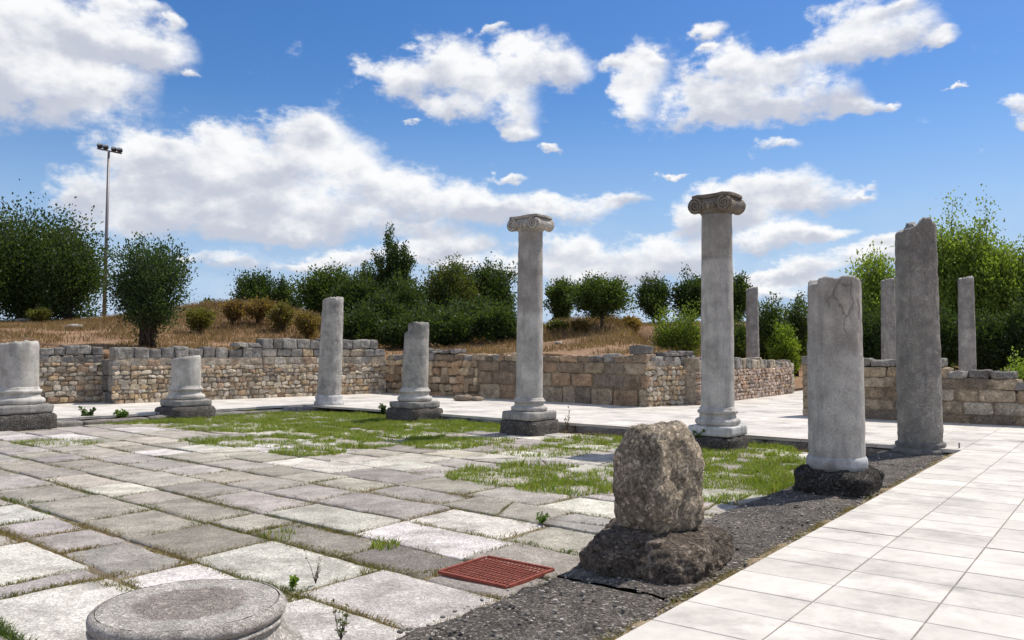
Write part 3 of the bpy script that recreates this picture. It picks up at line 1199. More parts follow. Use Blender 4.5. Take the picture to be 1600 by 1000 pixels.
def shaft(mb, cx, cy, z0, ztop, r0, r1, topf=None, rough=0.006, lean=(0, 0), n=64, seed=0.0, tintf=None, chip=None, jag=0.02, dz=0.05):
    """tapering shaft whose top edge follows topf(x), x in -1..1 across the view"""
    rows = max(10, int((ztop - z0) / dz))
    V, C = [], []
    base_t = np.array((0.475, 0.452, 0.412))

    def edge(a):
        x = math.cos(a)
        t = ztop + (topf(x, math.sin(a)) if topf else 0.0)
        return t + jag * fbm((math.cos(a) * 2.2 + seed, math.sin(a) * 2.2, seed), 4, 0.65)
    E = [edge(2 * math.pi * k / n) for k in range(n)]
    for i in range(rows + 1):
        f = i / rows
        for k in range(n):
            a = 2 * math.pi * k / n
            z = z0 + (E[k] - z0) * f
            g = (z - z0) / (ztop - z0)
            r = r0 + (r1 - r0) * g + 0.012 * r0 * math.sin(math.pi * min(1, max(0, g)))
            x, y = math.cos(a), math.sin(a)
            r += rough * fbm((x * r0 * 7 + seed, y * r0 * 7, z * 5), 4, 0.6)
            if chip:
                r -= chip(a, z)
            if i == rows:
                r -= 0.02
            V.append((cx + x * r + lean[0] * (z - z0), cy + y * r + lean[1] * (z - z0), z))
            C.append(base_t * (tintf(a, z) if tintf else 1.0))
    F = [(i * n + k, i * n + (k + 1) % n, (i + 1) * n + (k + 1) % n, (i + 1) * n + k) for i in range(rows) for k in range(n)]
    last = rows * n
    zm = sum(E) / n
    nn = len(V)
    for j, fr in enumerate((0.8, 0.55, 0.28)):
        for k in range(n):
            a = 2 * math.pi * k / n
            r = r1 * fr
            z = E[k] + (zm - E[k]) * (1 - fr) * 0.8 + jag * 1.1 * fbm((math.cos(a) * fr * 4 + seed, math.sin(a) * fr * 4, 3 + seed), 3)
            V.append((cx + math.cos(a) * r + lean[0] * (z - z0), cy + math.sin(a) * r + lean[1] * (z - z0), z))
            C.append(base_t * 0.95)
        pr = last if j == 0 else nn + (j - 1) * n
        cu = nn + j * n
        F += [(pr + k, pr + (k + 1) % n, cu + (k + 1) % n, cu + k) for k in range(n)]
    V.append((cx + lean[0] * (zm - z0), cy + lean[1] * (zm - z0), zm))
    C.append(base_t)
    cu = nn + 2 * n
    F += [(cu + k, cu + (k + 1) % n, len(V) - 1) for k in range(n)]
    mb.add(V, F, np.array(C))


def attic(r, z0, h, up=1.0):
    """base mouldings above z0: lower torus, scotia, upper torus, fillet"""
    R = r * 1.36
    p = [(R * 0.97, z0)]
    for k in range(9):
        a = -math.pi / 2 + math.pi * k / 8
        p.append((R - h * 0.19 + h * 0.19 * math.cos(a), z0 + h * 0.20 + h * 0.19 * math.sin(a)))
    p += [(R - h * 0.24, z0 + h * 0.42), (r * 1.10, z0 + h * 0.50), (r * 1.07, z0 + h * 0.58), (r * 1.12, z0 + h * 0.64)]
    for k in range(7):
        a = -math.pi / 2 + math.pi * k / 6
        p.append((r * 1.12 + h * 0.09 * math.cos(a), z0 + h * 0.74 + h * 0.10 * math.sin(a)))
    p += [(r * 1.08, z0 + h * 0.86), (r * 1.09, z0 + h * 0.94), (r * 1.01, z0 + h * 1.0)]
    return p


ROWANG = math.atan2(0.6436, -0.7654)
LEFTANG = math.atan2(0.7425, 0.6698)


def axes(ang):
    return ((math.cos(ang), math.sin(ang), 0), (-math.sin(ang), math.cos(ang), 0), (0, 0, 1))


class Pt:
    """a column's axis: metres per photo pixel at its distance, heights from photo rows"""

    def __init__(self, u, v, z):
        self.p = P(u, v, z)
        self.y = self.p[1]
        self.m = self.y / FPX

    def z(self, v):
        return float(PY(800, v, self.y)[2])


def plinth(mb, c, ang, half, z0, z1, col, rs, power=14, jit=0.03, wob=0.015, n=6):
    rock(mb, (c[0], c[1], (z0 + z1) / 2), axes(ang), (half[0], half[1], (z1 - z0) / 2), col, power, jit, n, rs, wob)


def spiral(mb, c, ax, R, turns, wid, dep, col):
    """volute scroll as a raised band in the plane ax[0], ax[2], standing out along ax[1]"""
    ax = np.asarray(ax)
    n = int(26 * turns)
    V, F = [], []
    for i in range(n + 1):
        t = i / n
        a = t * turns * 2 * math.pi
        r = R * (1 - 0.86 * t)
        w = wid * (1 - 0.6 * t)
        for rr, dd in ((r, 0.0), (r, dep), (r - w, dep), (r - w, 0.0)):
            V.append(np.asarray(c) + ax[0] * rr * math.sin(a) + ax[2] * rr * math.cos(a) + ax[1] * dd)
        if i:
            b = i * 4
            F += [(b - 4 + k, b - 4 + (k + 1) % 4, b + (k + 1) % 4, b + k) for k in range(4)]
    mb.add(V, F, col)


def capital(parent, cx, cy, z0, h, r, half, ang, tone, rs, seed):
    """Ionic capital: echinus with eggs, cushion, four scrolls on two bolsters, worn abacus"""
    ax = np.array(axes(ang))
    tone = np.array(tone)
    cen = np.array((cx, cy, 0))
    mb = MB()
    # echinus
    prof = [(r * 1.00, z0 - 0.02), (r * 1.08, z0 + 0.01), (r * 1.10, z0 + 0.03), (r * 1.22, z0 + h * 0.35), (r * 1.27, z0 + h * 0.5), (r * 1.2, z0 + h * 0.62)]
    lathe(mb, prof, cx, cy, 48, tone * 0.9, 0.006, seed=seed)
    for k in range(22):
        a = 2 * math.pi * k / 22
        p = (cx + r * 1.22 * math.cos(a), cy + r * 1.22 * math.sin(a), z0 + h * 0.36)
        rock(mb, p, axes(a), (0.035, 0.035, h * 0.20), tone * rs.uniform(0.85, 1.1), 2.2, 0.05, 3, rs)
    # cushion between the scrolls
    rock(mb, (cx, cy, z0 + h * 0.62), axes(ang), (half * 0.86, r * 1.02, h * 0.20), tone, 8, 0.04, 6, rs, 0.015)
    # bolsters: pinched rolls running front to back
    R = h * 0.44
    for s in (-1, 1):
        V, nn, mm = [], 26, 15
        for i in range(mm):
            t = -1 + 2 * i / (mm - 1)
            rr = R * (0.72 + 0.28 * abs(t) ** 1.6)
            for k in range(nn):
                a = 2 * math.pi * k / nn
                q = cen + ax[0] * (s * (half - R * 0.95) + rr * math.cos(a)) + ax[1] * (t * r * 1.08) + np.array((0, 0, z0 + h * 0.42 + rr * math.sin(a)))
                nz = 0.010 * fbm(q * 9, 3)
                V.append(q + nz)
        F = [(i * nn + k, i * nn + (k + 1) % nn, (i + 1) * nn + (k + 1) % nn, (i + 1) * nn + k) for i in range(mm - 1) for k in range(nn)]
        F += [tuple(range(nn))[::-1], tuple((mm - 1) * nn + k for k in range(nn))]
        mb.add(V, F, tone * rs.uniform(0.92, 1.05))
    body = _fin(mb, 'capital', M_WEATHERED, parent)
    # abacus
    ab = MB()
    rock(ab, (cx, cy, z0 + h * 0.90), axes(ang), (half * 0.93, r * 1.12, h * 0.115), tone * 0.85, 10, 0.05, 6, rs, 0.02)
    o = _fin(ab, 'abacus', M_WEATHERED, parent)
    o.parent = body
    for s in (-1, 1):
        for f in (-1, 1):
            vb = MB()
            c = cen + ax[0] * s * (half - R * 0.95) + ax[1] * f * r * 1.07 + np.array((0, 0, z0 + h * 0.42))
            spiral(vb, c, (ax[0] * -s, ax[1] * f, ax[2]), R, 2.2, R * 0.26, 0.022, tone)
            o = _fin(vb, 'volute', M_WEATHERED, parent)
            o.parent = body


def col_root(pt, zb, label, name='marble_column'):
    return empty(name, (pt.p[0], pt.p[1], zb), label, 'column')


def build_columns():
    rs = random.Random(31)
    dark = np.array((0.115, 0.105, 0.095))
    grey = np.array((0.40, 0.38, 0.35))

    # ---- A: fat stump at the left edge
    pt = Pt(25, 669, Z_COURT)
    m = pt.m
    t = col_root(pt, Z_COURT, 'thick broken column stump with moulded base on a dark plinth, cut by the left edge of the picture')
    x, y = pt.p[0], pt.p[1]
    r = 29 * m
    mb = MB()
    shaft(mb, x, y, pt.z(606), pt.z(536), r * 1.02, r, lambda c, s: 0.04 * c, seed=2.1, jag=0.05, rough=0.006)
    _fin(mb, 'shaft', M_MARBLE, t)
    mb = MB()
    lathe(mb, attic(r, pt.z(632), pt.z(604) - pt.z(632)), x, y, 64, (0.49, 0.466, 0.425), 0.006, seed=1)
    _fin(mb, 'base', M_MARBLE, t)
    mb = MB()
    plinth(mb, (x, y), LEFTANG, (r * 1.42, r * 1.42), pt.z(645), pt.z(631), grey, rs)
    _fin(mb, 'plinth', M_WEATHERED, t)
    mb = MB()
    plinth(mb, (x, y), LEFTANG, (r * 1.62, r * 1.62), Z_COURT - 0.1, pt.z(644.6), dark * 1.2, rs, 10, 0.06, 0.03)
    _fin(mb, 'footing', M_CONGL, t)

    # ---- B: short stump
    pt = Pt(290, 652.5, Z_COURT)
    m = pt.m
    t = col_root(pt, Z_COURT, 'low broken column stump with moulded base and slanting top, on a dark plinth before the rubble wall')
    x, y = pt.p[0], pt.p[1]
    r = 21 * m
    mb = MB()
    shaft(mb, x, y, pt.z(604), pt.z(558), r * 1.03, r, lambda c, s: 3 * m * c, seed=5.3, jag=0.012)
    _fin(mb, 'shaft', M_MARBLE, t)
    mb = MB()
    lathe(mb, attic(r, pt.z(624), pt.z(602) - pt.z(624)), x, y, 56, (0.49, 0.466, 0.425), 0.005, seed=4)
    _fin(mb, 'base', M_MARBLE, t)
    mb = MB()
    plinth(mb, (x, y), LEFTANG, (r * 1.40, r * 1.40), pt.z(634), pt.z(623.5), grey, rs)
    _fin(mb, 'plinth', M_WEATHERED, t)
    mb = MB()
    plinth(mb, (x, y), LEFTANG, (r * 1.66, r * 1.66), Z_COURT - 0.1, pt.z(633.6), dark * 1.3, rs, 10, 0.06, 0.03)
    _fin(mb, 'footing', M_CONGL, t)

    # ---- C: leaning broken shaft at the corner
    pt = Pt(514, 632, 0.0)
    m = pt.m
    t = col_root(pt, 0, 'slim broken column leaning slightly right at the back corner of the court, without a plinth')
    x, y = pt.p[0], pt.p[1]
    r = 18.5 * m
    mb = MB()
    shaft(mb, x, y, pt.z(619), pt.z(466), r * 1.0, r * 0.86, lambda c, s: m * (5 * c if c < 0 else 1.5 * c), seed=9.7, jag=0.05, rough=0.016, lean=(0.035, 0.0))
    _fin(mb, 'shaft', M_WEATHERED, t)
    mb = MB()
    lathe(mb, [(r * 1.22, -0.02), (r * 1.24, pt.z(630)), (r * 1.20, pt.z(627)), (r * 1.1, pt.z(625)), (r * 1.16, pt.z(621)), (r * 1.08, pt.z(618)), (r * 0.98, pt.z(616))],
          x, y, 56, (0.48, 0.475, 0.47), 0.012, seed=7)
    _fin(mb, 'base', M_MARBLE, t)

    # ---- D: chipped short shaft
    pt = Pt(648, 656, Z_COURT)
    m = pt.m
    t = col_root(pt, Z_COURT, 'half-height broken column with its upper left side chipped away, on a stepped dark plinth')
    x, y = pt.p[0], pt.p[1]
    r = 20 * m
    zc = pt.z(521)

    def chipD(a, z):
        c = math.cos(a)
        e = zc + 0.05 * fbm((a * 3, 0, 1.0), 2)
        return (0.26 * r * max(0.0, min(1.0, (z - e) / 0.03)) * max(0.0, min(1.0, -c * 2.4))) if z > e - 0.02 else 0.0
    mb = MB()
    shaft(mb, x, y, pt.z(607), pt.z(504), r * 1.02, r * 0.93, lambda c, s: -0.03 * (c < -0.5), seed=13.1, jag=0.03, rough=0.010, lean=(0.03, 0), chip=chipD,
          tintf=lambda a, z: 0.72 if z > pt.z(530) + 0.05 * fbm((math.cos(a) * 3, math.sin(a) * 3, 2), 3) else 1.0)
    _fin(mb, 'shaft', M_WEATHERED, t)
    mb = MB()
    lathe(mb, attic(r, pt.z(627), pt.z(605) - pt.z(627)), x, y, 56, (0.49, 0.466, 0.425), 0.006, seed=8)
    _fin(mb, 'base', M_MARBLE, t)
    mb = MB()
    plinth(mb, (x, y), ROWANG, (r * 1.45, r * 1.45), pt.z(637), pt.z(626.5), grey * 0.9, rs)
    _fin(mb, 'plinth', M_WEATHERED, t)
    mb = MB()
    plinth(mb, (x, y), ROWANG, (r * 1.66, r * 1.66), Z_COURT - 0.1, pt.z(636.6), dark * 1.2, rs, 10, 0.06, 0.03)
    _fin(mb, 'footing', M_CONGL, t)

    # ---- E: left column with capital
    pt = Pt(827, 677, Z_COURT)
    m = pt.m
    t = col_root(pt, Z_COURT, 'complete column with a pale volute capital, the smaller one, on a dark square plinth')
    x, y = pt.p[0], pt.p[1]
    r = 21 * m
    zs = pt.z(490)
    mb = MB()
    shaft(mb, x, y, pt.z(623), pt.z(360), r * 1.0, r * 0.90, None, seed=17.2, jag=0.0, rough=0.007, lean=(0.009, 0),
          tintf=lambda a, z: np.array((0.74, 0.73, 0.72)) if z > zs + 0.06 * fbm((math.cos(a) * 3, math.sin(a) * 3, 5), 4) else np.array((1.0, 1.0, 1.0)))
    _fin(mb, 'shaft', M_MARBLE, t)
    mb = MB()
    lathe(mb, attic(r, pt.z(642), pt.z(621) - pt.z(642)), x, y, 56, (0.50, 0.475, 0.435), 0.004, seed=12)
    _fin(mb, 'base', M_MARBLE, t)
    mb = MB()
    plinth(mb, (x, y), ROWANG, (r * 1.50, r * 1.50), pt.z(655), pt.z(641.5), grey * 1.1, rs)
    _fin(mb, 'plinth', M_WEATHERED, t)
    mb = MB()
    plinth(mb, (x, y), ROWANG, (r * 1.66, r * 1.66), Z_COURT - 0.1, pt.z(654.6), dark * 1.2, rs, 10, 0.06, 0.03)
    _fin(mb, 'footing', M_CONGL, t)
    lx = 0.009 * (pt.z(360) - pt.z(623))
    capital(t, x + lx, y, pt.z(362), pt.z(339) - pt.z(362), r * 0.90, 31 * m, ROWANG, (0.60, 0.56, 0.50), rs, 3.0)

    # ---- F: tall right column with capital
    pt = Pt(1122, 699, Z_COURT)
    m = pt.m
    t = col_root(pt, Z_COURT, 'tallest complete column with a dark weathered volute capital, on a white square plinth')
    x, y = pt.p[0], pt.p[1]
    r = 25.5 * m
    zs = pt.z(407)
    mb = MB()
    shaft(mb, x, y, pt.z(637), pt.z(332), r * 1.0, r * 0.905, None, seed=23.9, jag=0.0, rough=0.004, lean=(0.004, 0),
          tintf=lambda a, z: np.array((0.70, 0.685, 0.66)) if z > zs else np.array((1.02, 1.02, 1.02)))
    _fin(mb, 'shaft', M_MARBLE, t)
    mb = MB()
    lathe(mb, attic(r, pt.z(664), pt.z(635) - pt.z(664)), x, y, 64, (0.50, 0.475, 0.435), 0.005, seed=15,
          chip=lambda a, z: 0.05 * max(0, fbm((math.cos(a) * 4, math.sin(a) * 4, z * 12), 3)) * (1 if math.cos(a) > 0.1 else 0))
    _fin(mb, 'base', M_MARBLE, t)
    mb = MB()
    plinth(mb, (x, y), ROWANG, (r * 1.36, r * 1.36), pt.z(679), pt.z(663.5), (0.58, 0.575, 0.56), rs, 20, 0.01, 0.004)
    _fin(mb, 'plinth', M_MARBLE, t)
    mb = MB()
    plinth(mb, (x, y), ROWANG, (r * 1.55, r * 1.55), Z_COURT - 0.1, pt.z(678.6), dark, rs, 7, 0.08, 0.05)
    _fin(mb, 'footing', M_CONGL, t)
    lx = 0.004 * (pt.z(332) - pt.z(637))
    capital(t, x + lx, y, pt.z(335), pt.z(306) - pt.z(335), r * 0.905, 36.5 * m, ROWANG, (0.28, 0.24, 0.19), rs, 6.0)

    # ---- G: thick restored shaft
    pt = Pt(1308, 764, Z_STRIP)
    m = pt.m
    t = col_root(pt, Z_STRIP, 'thick half-height column with cracked upper part and smooth restored lower part, on a dark rough footing')
    x, y = pt.p[0], pt.p[1]
    r = 41.5 * m

    def tG(a, z):
        edge = pt.z(548) + 0.10 * math.cos(a) * -1 + 0.05 * fbm((math.cos(a) * 3, math.sin(a) * 3, 4), 3)
        return np.array((0.84, 0.825, 0.80)) * (1 - 0.5 * crackG(a, z)) * (0.93 + 0.2 * fbm((math.cos(a) * 2.5, math.sin(a) * 2.5, z * 2.2), 3)) if z > edge else np.array((0.88, 0.895, 0.90))

    cracks = [[(1303, 436), (1296, 452), (1290, 464), (1301, 478), (1309, 496), (1305, 512), (1311, 524)],
              [(1318, 434), (1322, 448), (1317, 462), (1324, 474), (1316, 490), (1309, 498)],
              [(1290, 464), (1284, 470), (1286, 480)], [(1303, 445), (1311, 450), (1320, 447)], [(1330, 470), (1336, 484), (1333, 500)]]

    def crackG(a, z):
        if math.sin(a) > -0.2 or z < pt.z(530):
            return 0.0
        px = 1308 + 41.5 * math.cos(a) + 3.0 * mn.noise(Vector((a * 9, z * 7, 1))) + 1.5 * mn.noise(Vector((a * 22, z * 20, 1)))
        pv = VH - (z - EYE) / pt.m
        best = 9e9
        for c in cracks:
            for (x0, y0), (x1, y1) in zip(c[:-1], c[1:]):
                dx, dy = x1 - x0, y1 - y0
                t = max(0.0, min(1.0, ((px - x0) * dx + (pv - y0) * dy) / (dx * dx + dy * dy)))
                best = min(best, math.hypot(px - x0 - t * dx, pv - y0 - t * dy))
        return max(0.0, 1 - best / (1.7 + 1.3 * mn.noise(Vector((a * 5, z * 4, 3)))))

    def chipG(a, z):
        return 0.018 * crackG(a, z) + 0.006 * (z > pt.z(548) + 0.10 * math.cos(a) * -1 + 0.05 * fbm((math.cos(a) * 3, math.sin(a) * 3, 4), 3))
    mb = MB()
    shaft(mb, x, y, pt.z(713), pt.z(436), r, r * 0.955, lambda c, s: m * (-8 if c < -0.85 else (2.5 if -0.1 < c < 0.55 else 0) - 4 * (c > 0.8)), seed=29.0, jag=0.014,
          rough=0.006, tintf=tG, chip=chipG, n=180, dz=0.02)
    _fin(mb, 'shaft', M_MARBLE, t)
    mb = MB()
    lathe(mb, [(r * 1.08, pt.z(732)), (r * 1.085, pt.z(722)), (r * 1.09, pt.z(719)), (r * 1.07, pt.z(715)), (r * 1.01, pt.z(711))], x, y, 72, (0.47, 0.475, 0.48), 0.006, seed=19)
    _fin(mb, 'base', M_MARBLE, t)
    mb = MB()
    T, F = CT[24]
    rock(mb, (x, y, (Z_STRIP - 0.1 + pt.z(728)) / 2), axes(math.atan2(D1[1], D1[0]) + 0.05), (r * 1.42, r * 1.42, (pt.z(728) - Z_STRIP + 0.1) / 2), dark * 0.8, 5, 0.13, 24, rs, 0.07)
    _fin(mb, 'footing', M_BOULDER, t)

    # ---- H: tall rough broken shaft
    pt = Pt(1438, 706, Z_STRIP)
    m = pt.m
    t = col_root(pt, Z_STRIP, 'tall rough grey broken column with a jagged slanting top, standing on a low crumbling base')
    x, y = pt.p[0], pt.p[1]
    r = 32 * m

    def tH(a, z):
        return np.array((0.74, 0.73, 0.71)) * (0.85 if z > pt.z(420) else 1.0)
    mb = MB()
    shaft(mb, x, y, pt.z(693), pt.z(349), r * 1.0, r * 0.90, lambda c, s: m * (-15 * max(0, -c - 0.05) ** 0.7 + (5 if -0.1 < c < 0.45 else 0) - 5 * (c > 0.75)), seed=37.0, jag=0.028,
          rough=0.016, tintf=tH, n=90, dz=0.035, lean=(-0.004, 0))
    _fin(mb, 'shaft', M_WEATHERED, t)
    mb = MB()
    lathe(mb, [(r * 1.25, Z_STRIP - 0.05), (r * 1.27, pt.z(703)), (r * 1.18, pt.z(700)), (r * 1.1, pt.z(698)), (r * 1.13, pt.z(694)), (r * 1.1, pt.z(691)), (r * 0.99, pt.z(689))],
          x, y, 64, (0.24, 0.23, 0.215), 0.03, seed=21)
    _fin(mb, 'base', M_WEATHERED, t)

    # ---- far columns beyond the right-hand walls
    far = [(1175, 450, 19, 36.0, 'far thin column with a slightly flared top, behind the passage wall right of the tallest column', 1.1),
           (1387, 437, 21, 33.5, 'far thin column between the thick restored column and the tall rough one, behind the stepped wall', 1.0),
           (1509, 434, 23, 31.0, 'far thin column before the leafy trees, right of the tall rough broken column', 1.0),
           (1278, 447, 20, 34.5, 'far thin column almost hidden behind the thick restored column', 1.0)]
    for u, v, w, yy, lab, fl in far:
        top = PY(u, v, yy)
        m = yy / FPX
        z0 = gz(top[0], yy)
        t = empty('marble_column', (top[0], yy, z0), lab, 'column', 'thin columns far behind the right-hand walls')
        r = w / 2 * m
        mb = MB()
        sd = rs.uniform(0, 50)
        mid = z0 + (top[2] - z0) * 0.55
        shaft(mb, top[0], yy, z0 + 0.3, top[2], r * 1.08, r * 0.95, lambda c, s: 0.05 * c, seed=sd, jag=0.05, rough=0.012, n=32,
              tintf=lambda a, z: 0.9 if z < mid else 0.75)
        _fin(mb, 'shaft', M_WEATHERED, t)
        mb = MB()
        lathe(mb, attic(r * 1.08, z0 + 0.05, 0.28), top[0], yy, 32, (0.48, 0.48, 0.47), 0.01, seed=sd)
        _fin(mb, 'base', M_WEATHERED, t)


build_columns()


# ------------------------------------------------------------------ near stones: stump, round base, drain grate
def build_near():
    rs = random.Random(77)
    # stump of a rough pier on a boulder
    c = P(1030, 880, Z_STRIP)
    m = c[1] / FPX
    ang = math.atan2(D1[1], D1[0])
    t = empty('stone_boulder', (c[0], c[1], Z_STRIP), 'dark broad pitted boulder on the kerb strip, carrying an upright block', 'boulder')
    T, F = CT[24]

    def lump(name, cen, half, power, jit, tone, seed, amp, shape, ang):
        v = T.copy()
        mm = (np.abs(v) ** power).sum(1) ** (1 / power)
        v = v * (np.abs(v).max(1) / mm)[:, None]
        ax = np.array(axes(ang))
        pts, cols = [], []
        for q in v:
            s = shape(q)
            p = np.array((q[0] * half[0], q[1] * half[1], q[2] * half[2])) * s
            w = p @ ax
            nrm = Vector(p / np.linalg.norm(p))
            dsp = amp * fbm(Vector(w) * 3.2 + Vector((seed, 0, 0)), 4, 0.55) + amp * 0.30 * fbm(Vector(w) * 15 + Vector((seed, 9, 0)), 3, 0.6)
            w = w + np.array(nrm @ Matrix.Identity(3)) @ np.eye(3) * 0 + (np.array(nrm) @ ax) * dsp
            pts.append(w + np.array(cen))
            cols.append(np.array(tone) * (1 + 0.35 * fbm(Vector(w) * 5 + Vector((seed, 3, 1)), 3)))
        b = MB()
        b.add(np.array(pts), F, np.array(cols))
        return b
    z_b = float(PY(800, 822, c[1])[2])
    hb = (z_b - Z_STRIP + 0.10) / 2
    b = lump('boulder', (c[0] - 0.01, c[1], Z_STRIP - 0.10 + hb), (112 * m, 98 * m, hb * 1.02), 4.0, 0, (0.23, 0.185, 0.145), 3.0, 0.07,
             lambda q: np.array((1 - 0.10 * max(0, q[2]), 1 - 0.10 * max(0, q[2]), 1.0)), ang + 0.1)
    # the broad lower boulder
    o = b.build('boulder_body', M_BOULDER, None, loc=tuple(t.location))
    o.location = (0, 0, 0)
    o.parent = t
    zt = float(PY(800, 664, c[1])[2])
    zb = z_b - 0.06
    cu = PY(1029, 750, c[1])
    hz = (zt - zb) / 2

    def shp(q):
        k = 1.0 - 0.17 * max(0, q[2] + 0.2) ** 1.3 - 0.10 * max(0, -q[2] - 0.2)
        return np.array((k, k, 1.0))
    b = lump('block', (cu[0], c[1], (zt + zb) / 2), (60 * m, 52 * m, hz), 5.5, 0, (0.60, 0.50, 0.37), 11.0, 0.05, shp, ang - 0.25)
    o = b.build('stone_block', M_BOULDER, None, loc=(cu[0], c[1], zb))
    tag(o, 'upright rough grey-brown stone block standing on the dark boulder in the foreground', 'stone')

    # round base at the bottom left
    t = empty('column_base', (DISC_C[0], DISC_C[1], Z_COURT), 'round moulded column base with a flat roughened top, lying in the left foreground', 'column base')
    R = 147 * 4.55 / FPX
    prof = [(R * 1.16, Z_COURT - 0.02), (R * 1.20, Z_COURT + 0.02), (R * 1.21, Z_COURT + 0.07), (R * 1.17, Z_COURT + 0.115), (R * 1.06, Z_COURT + 0.14), (R * 0.99, 0.03), (R * 0.955, 0.06),
            (R * 0.955, 0.085), (R * 0.985, 0.092), (R * 0.99, 0.105), (R * 0.975, 0.112)]
    for k in range(9):
        a = -math.pi / 2 + math.pi * k / 8 * 0.98
        prof.append((R - 0.042 + 0.042 * math.cos(a), 0.157 + 0.042 * math.sin(a)))
    mb = MB()
    lathe(mb, prof, DISC_C[0], DISC_C[1], 120, (0.52, 0.48, 0.43), 0.006, seed=3, caps=False)
    _fin(mb, 'moulding', M_DISC, t)
    mb = MB()
    V, C = [], []
    nn = 120
    fr = (0.915, 0.87, 0.8, 0.7, 0.62, 0.54, 0.46, 0.36, 0.25, 0.12)
    for f in fr:
        for k in range(nn):
            a = 2 * math.pi * k / nn
            x, y = math.cos(a) * R * f, math.sin(a) * R * f
            e = 0.58 + 0.06 * mn.noise(Vector((math.cos(a) * 2, math.sin(a) * 2, 0)))
            rough = 0.022 if f < e else 0.004
            V.append((DISC_C[0] + x, DISC_C[1] + y, 0.1985 - (0.006 if f < e else 0) + rough * 0.6 * fbm((x * 22, y * 22, 1), 3)))
            C.append(np.array((0.36, 0.315, 0.275)) if f < e else np.array((0.56, 0.52, 0.46)))
    F = [(i * nn + k, i * nn + (k + 1) % nn, (i + 1) * nn + (k + 1) % nn, (i + 1) * nn + k) for i in range(len(fr) - 1) for k in range(nn)]
    F.append(tuple((len(fr) - 1) * nn + k for k in range(nn)))
    mb.add(V, F, np.array(C))
    _fin(mb, 'top_bed', M_DISC, t)

    # drain grate
    g = [q + np.array((0, 0, 0.012)) for q in GRATE]
    o_, ex, ey = g[0], g[1] - g[0], g[3] - g[0]
    # true rectangle on the mean sides
    Lx = (np.linalg.norm(g[1] - g[0]) + np.linalg.norm(g[2] - g[3])) / 2
    Ly = (np.linalg.norm(g[3] - g[0]) + np.linalg.norm(g[2] - g[1])) / 2
    dx = (ex + (g[2] - g[3]))
    dx /= np.linalg.norm(dx)
    dy = np.array((-dx[1], dx[0], 0))
    if dy @ ey < 0:
        dy = -dy
    cen = sum(g) / 4
    t = empty('drain_grate', tuple(cen), 'rust red iron drain grate set among the paving slabs near the boulder', 'drain grate')
    A3 = (dx, dy, (0, 0, 1))
    fb = MB()
    w = 0.024
    for s in (-1, 1):
        rock(fb, cen + dy * s * (Ly / 2 - w / 2), A3, (Lx / 2, w / 2, 0.014), (1, 1, 1), 16, 0.0, 2, rs)
        rock(fb, cen + dx * s * (Lx / 2 - w / 2), A3, (w / 2, Ly / 2 - w, 0.0135), (1, 1, 1), 16, 0.0, 2, rs)
    _fin(fb, 'frame', M_RUST, t, smooth=False)
    gb = MB()
    nx, ny = 17, 9
    for i in range(1, nx):
        rock(gb, cen + dx * (-Lx / 2 + w + (Lx - 2 * w) * i / nx), A3, (0.0038, Ly / 2 - w, 0.006), (1, 1, 1), 16, 0.0, 2, rs)
    for j in range(1, ny):
        rock(gb, cen + dy * (-Ly / 2 + w + (Ly - 2 * w) * j / ny) + np.array((0, 0, -0.001)), A3, (Lx / 2 - w, 0.0038, 0.0055), (1, 1, 1), 16, 0.0, 2, rs)
    _fin(gb, 'bar_grid', M_RUST, t, smooth=False)
    pb = MB()
    rock(pb, cen + np.array((0, 0, -0.062)), A3, (Lx / 2 - 0.004, Ly / 2 - 0.004, 0.012), (1, 1, 1), 30, 0.0, 2, rs)  # shallow plate whose near-black colour stands in for the drain's inner shade
    _fin(pb, 'pit_shade', M_PIT_SHADE, t, smooth=False)

    # loose stones
    for k, (u, v, wpx, hpx, lab) in enumerate(((722, 626, 22, 9, 'pair-end flat pale loose stone at the foot of the shaded back wall, the left one'),
                                               (745, 626, 13, 6, 'small flat loose stone at the foot of the shaded back wall, the right one'))):
        p = P(u, v, 0.0)
        mm = p[1] / FPX
        b = MB()
        rock(b, (p[0], p[1], hpx * mm / 2), axes(ROWANG), (wpx * mm / 2 * 1.3, 0.22, hpx * mm / 2), (0.36, 0.29, 0.22), 4, 0.2, 6, rs, 0.02)
        o = b.build('loose_stone', M_WALL, None, loc=tuple(p))
        tag(o, lab.replace('pair-end ', ''), 'stone', 'loose stones at the foot of the back wall')
    labs = ['pale stone lying on the dry slope near the left edge, under the big dark tree', 'pale stone on the dry slope between the big dark tree and the round shrub',
            'pale stone in the dry grass behind the back wall, left of the forked tree']
    for k, (u, v, dep, s) in enumerate(((38, 497, 44, 0.45), (115, 509, 38, 0.35), (872, 531, 32, 0.2))):
        p = PY(u, v, dep)
        z = gz(p[0], p[1])
        b = MB()
        rock(b, (p[0], p[1], z + s * 0.2), axes(rs.uniform(0, 3)), (s, s * 0.7, s * 0.36), (0.45, 0.42, 0.38), 3.5, 0.25, 6, rs, 0.04)
        tag(b.build('field_stone', M_WALL, None, loc=(p[0], p[1], z)), labs[k], 'stone', 'pale stones lying on the dry slope')
    # small metal peg at the corner of the court
    p = P(1499, 705, -0.05)
    b = MB()
    lathe(b, [(0.012, -0.15), (0.012, 0.065), (0.016, 0.068), (0.016, 0.085), (0.006, 0.09)], p[0], p[1], 10, (1, 1, 1), 0.0)
    tag(b.build('metal_peg', M_STEEL, None, loc=tuple(p)), 'short dark metal peg at the court corner beside the tall rough column', 'peg')


build_near()


